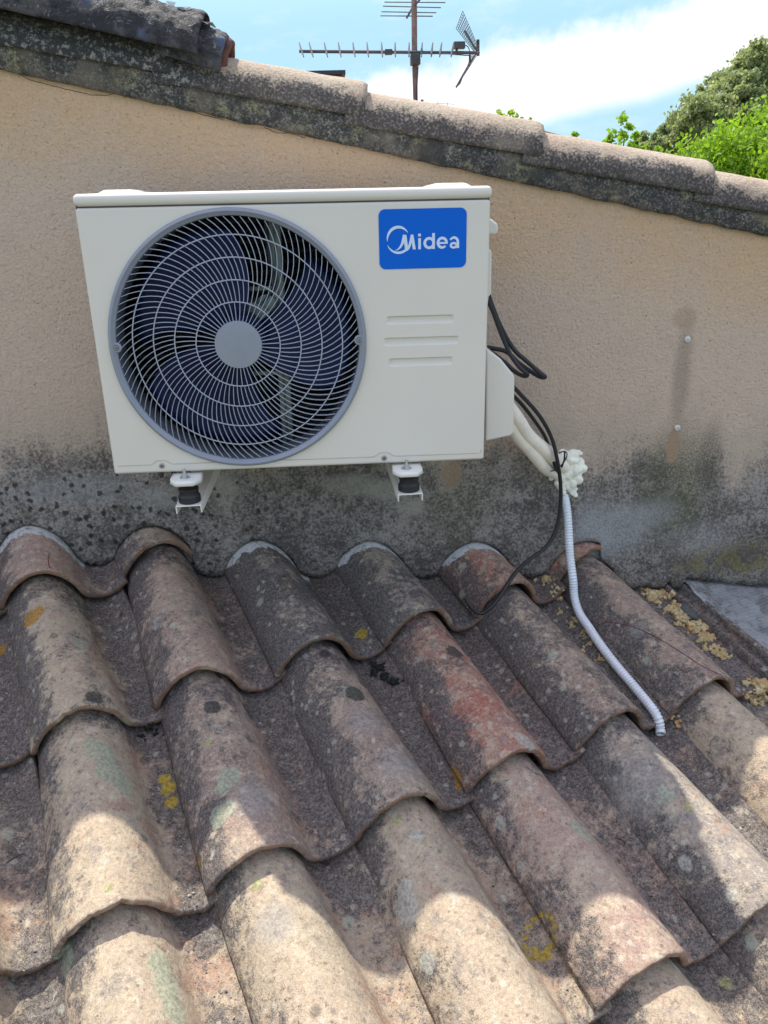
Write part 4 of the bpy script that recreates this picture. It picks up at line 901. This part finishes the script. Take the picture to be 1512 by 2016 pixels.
# stub and far antenna
ys = 5.2; st = MB().tube([at(831, 240, ys), at(831, 196, ys)], .012, 10).build('vent_stub', M_MAST); tag(st, 'short grey stub pipe poking above the verge just right of the mast', 'pipe')
fa = empty('distant_antenna', tuple(at(862, 240, 14))); tag(fa, 'thin pale rooftop antenna far away, just right of the mast foot', 'antenna'); bpy.context.view_layer.update()
M_FAR = simple('pale far metal', (.42, .50, .56), .6)
for a, b_, c_, d_ in ((838, 203, 894, 205), (838, 209, 894, 211), (842, 216, 866, 217)):
    par(MB().tube([at(a, b_, 14), at(c_, d_, 14)], .0055, 5).build('rod', M_FAR), fa)
for px, y0, y1 in ((840, 200, 215), (861, 199, 216), (881, 201, 212), (894, 206, 260)):
    par(MB().tube([at(px, y0, 14), at(px, y1, 14)], .0055, 5).build('rod', M_FAR), fa)
# chimney with black cap
c0 = at(575, 140, 3.2); c1 = at(680, 138, 3.2)
ch = empty('chimney', (c0.x+.15, 3.3, .6)); tag(ch, 'low chimney with a flat black cap behind the verge, left of the mast', 'chimney'); bpy.context.view_layer.update()
z1 = max(c0.z, c1.z)
mb = MB(); mb.box((c0.x, 3.2, z1-.020), (c1.x, 3.55, z1)); cap_ = par(mb.build('chimney_cap', simple('black cap', (.018, .018, .028), .5), smooth=False, angle=None), ch)
mb = MB(); mb.box((c0.x+.012, 3.22, .4), (c1.x-.018, 3.53, z1-.020)); par(mb.build('chimney_stack', simple('dark stack', (.028, .028, .042), .6), smooth=False, angle=None), ch)
# reddish ridge bit behind the verge
c0 = at(1045, 247, 1.3); c1 = at(1160, 276, 1.3)
rt = MB(); rt.tube([c0-V((.1, 0, -.02)), c1+V((.1, 0, -.035))], .05, 18); 
for i in range(len(rt.v)): rt.v[i].z -= .05
o = rt.build('ridge_tile', M_REDT); tag(o, 'thin strip of red ridge tile just visible behind the verge right of centre', 'ridge tile')
# ------------------------------------------------------------------ trees
def leafmat(name, c1, c2):
    mt, w = mat(name); P = w.pos(); oi = w.vor(P, 9, out=1)
    c = w.mix(w.xyz(oi)[0], c1, c2); b = w.n('ShaderNodeBsdfPrincipled', {'Base Color': c, 'Roughness': .5, 'Specular IOR Level': .4})
    t = w.n('ShaderNodeBsdfTranslucent', {'Color': w.mix(.5, c, (c2[0]*1.8, c2[1]*1.9, c2[2]))}); mx_ = w.n('ShaderNodeMixShader', {0: .42, 1: b.outputs[0], 2: t.outputs[0]})
    w.n('ShaderNodeOutputMaterial', {0: mx_.outputs[0]}); return mt
M_OAK = leafmat('oak leaves', (.14, .18, .085), (.30, .34, .18)); M_FIG = leafmat('bright leaves', (.12, .22, .012), (.27, .42, .035))
M_BARK = simple('bark', (.12, .10, .075), .9, (30, .02), var=.3)
def crown_mesh(c_, rx, ry, rz, n, size, clumps, seed, mt, parent, droop=0.0):
    g = np.random.default_rng(seed); d = g.normal(size=(clumps, 3)); d /= np.linalg.norm(d, axis=1)[:, None]
    rr = g.uniform(.45, 1.0, clumps)**.6*(1+.18*np.sin(d[:, 0]*5+seed)*np.cos(d[:, 2]*4)); cc = d*rr[:, None]*np.array([rx, ry, rz])
    crad = g.uniform(.09, .20, clumps)*min(rx, rz)
    idx = g.integers(0, clumps, n); p = cc[idx]+g.normal(size=(n, 3))*crad[idx][:, None]*np.array([1, 1, .8])
    a = g.normal(size=(n, 3)); a[:, 2] -= droop; a /= np.linalg.norm(a, axis=1)[:, None]; b_ = np.cross(a, g.normal(size=(n, 3))); b_ /= np.linalg.norm(b_, axis=1)[:, None]
    sz = size*g.uniform(.6, 1.3, n)[:, None]
    vs = np.stack([p-a*sz*.55, p+b_*sz*.32-a*sz*.05, p+a*sz*.55, p-b_*sz*.32-a*sz*.05], 1).reshape(-1, 3)+np.array(c_)
    fs = np.arange(4*n).reshape(-1, 4).tolist(); o = mk('crown', vs.tolist(), fs, mt, smooth=False); par(o, parent); return o
def tree(c_, rx, rz, n, size, clumps, seed, mt, lb, group, zg, cat='tree', droop=0.0, name='tree'):
    base = V((c_.x, c_.y, zg)); r0 = empty(name, base); tag(r0, lb, cat, group); bpy.context.view_layer.update()
    crown_mesh(tuple(c_), rx, rx, rz, n, size, clumps, seed, mt, r0, droop)
    mb = MB(); tr = max(.03, rx*.09); mb.tube(spline([base-V((0, 0, .3)), base.lerp(c_, .5)+V((.05*rx, 0, 0)), c_-V((0, 0, rz*.2)), c_+V((0, 0, rz*.3))], 5), [tr*(1-.85*i/15) for i in range(16)], 8)
    g = random.Random(seed)
    for k in range(7):
        d_ = V((g.uniform(-1, 1), g.uniform(-1, 1), g.uniform(.1, .8))).normalized(); s0 = base.lerp(c_, .6+.05*k); mb.tube([s0, s0+V((d_.x*rx, d_.y*rx, d_.z*rz))*.4, s0+V((d_.x*rx, d_.y*rx, d_.z*rz))*.85], [tr*.45, tr*.25, tr*.08], 6)
    par(mb.build('trunk', M_BARK), r0)
    return r0
# hillside behind the trees
vs = []; hn = 30
def hz(x_, y_):
    return -9.0+max(0, (x_-8))*.50*min(1, max(0, (y_-20)/12)) + .3*math.sin(x_*.3+y_*.2)
for a in range(hn+1):
    for b_ in range(hn+1): x_ = 4+60*a/hn; y_ = 18+60*b_/hn; vs.append((x_, y_, min(hz(x_, y_), 14)-.5))
mt, w = mat('hill scrub'); P = w.pos(); w.out(w.mix(w.sm(w.noise(P, 1.5, 6, .7), .4, .6), (.035, .05, .02), (.09, .10, .04)), .95, w.bump(w.noise(P, 4, 5), .2)); M_HILL = mt
tag(mk('hills', vs, [(a*(hn+1)+b_, (a+1)*(hn+1)+b_, (a+1)*(hn+1)+b_+1, a*(hn+1)+b_+1) for a in range(hn) for b_ in range(hn)], M_HILL), kind='structure')
WD = [(1275, 300, 31, 24, 'lowest small oak at the left foot of the wooded slope'), (1312, 285, 33, 36, 'second oak up from the foot of the wooded slope, rounded grey green'), (1345, 262, 35, 40, 'oak on the slope just above the left edge of the bright tree'),
      (1378, 240, 32, 52, 'oak halfway up the slope with a pale olive crown'), (1412, 222, 36, 55, 'oak behind the top of the bright green tree'), (1445, 195, 33, 60, 'oak with a ragged top under the thin spindly one'),
      (1405, 165, 38, 24, 'thin spindly oak whose twigs stand out against the cloud'), (1470, 150, 37, 52, 'upper oak left of the tallest one'), (1505, 115, 35, 55, 'tallest oak at the top right edge'), (1510, 200, 34, 60, 'oak at the right edge just above the bright green tree'), (1560, 120, 39, 80, 'oak cut off by the right edge high on the slope')]
for k, (px, py, yy, rp_, lb) in enumerate(WD):
    py += 44*max(0, (px-1275)/240)-13; c_ = at(px, py, yy); r_ = rp_/CF*(c_-CPOS).length
    tree(c_, r_*.9, r_*.8, int(700+r_*r_*5200), .16, int(16+r_*20), 11+k, M_OAK, 'grey green '+lb if 'grey' not in lb else lb, 'oaks on the wooded slope', min(hz(c_.x, c_.y)-.5, c_.z-r_*1.2), name='oak_tree')
c_ = at(1490, 345, 13); tree(c_, 1.30, 1.00, 15000, .085, 130, 41, M_FIG, 'bright green leafy tree at the right edge in front of the wooded slope', None, -3, droop=.8, name='leafy_tree')
c_ = at(1400, 345, 13.5); tree(c_, .85, .48, 6500, .08, 70, 47, M_FIG, 'lower bright green tree just above the last verge tiles, left of the taller bright one', None, -3, droop=.8, name='leafy_tree')
c_ = at(1228, 282, 15); tree(c_, .30, .42, 700, .10, 22, 43, M_FIG, 'small bright sapling top standing clear left of the wooded slope', None, -3, droop=.4, name='sapling')
c_ = at(1265, 298, 15.5); tree(c_, .42, .16, 420, .10, 16, 45, M_FIG, 'low bright twigs at the foot of the slope right of the sapling', None, -3, name='sapling')
for k, (px, py, r_, n_, lb) in enumerate(((995, 233, .15, 60, 'leafy sprig tips peeking over the verge right of the mast'), (1022, 240, .12, 36, 'second cluster of sprig tips over the verge, nearer the red ridge'), (1130, 264, .05, 20, 'single tiny sprig sticking up beside the red ridge tile'))):
    c_ = at(px, py, 9); tree(c_, r_, r_*.7, n_, .065, 6, 60+k, M_FIG, lb, None, c_.z-.9, 'plant', name='leafy_sprig')
# ground
mt, w = mat('dry ground'); P = w.pos(); w.out(w.mix(w.sm(w.noise(P, .6, 6, .7), .4, .6), (.22, .20, .13), (.14, .16, .07)), .95); M_G = mt
tag(mk('ground', [(-600, -600, -3.5), (600, -600, -3.5), (600, 600, -3.5), (-600, 600, -3.5)], [(0, 1, 2, 3)], M_G, smooth=False), kind='structure')
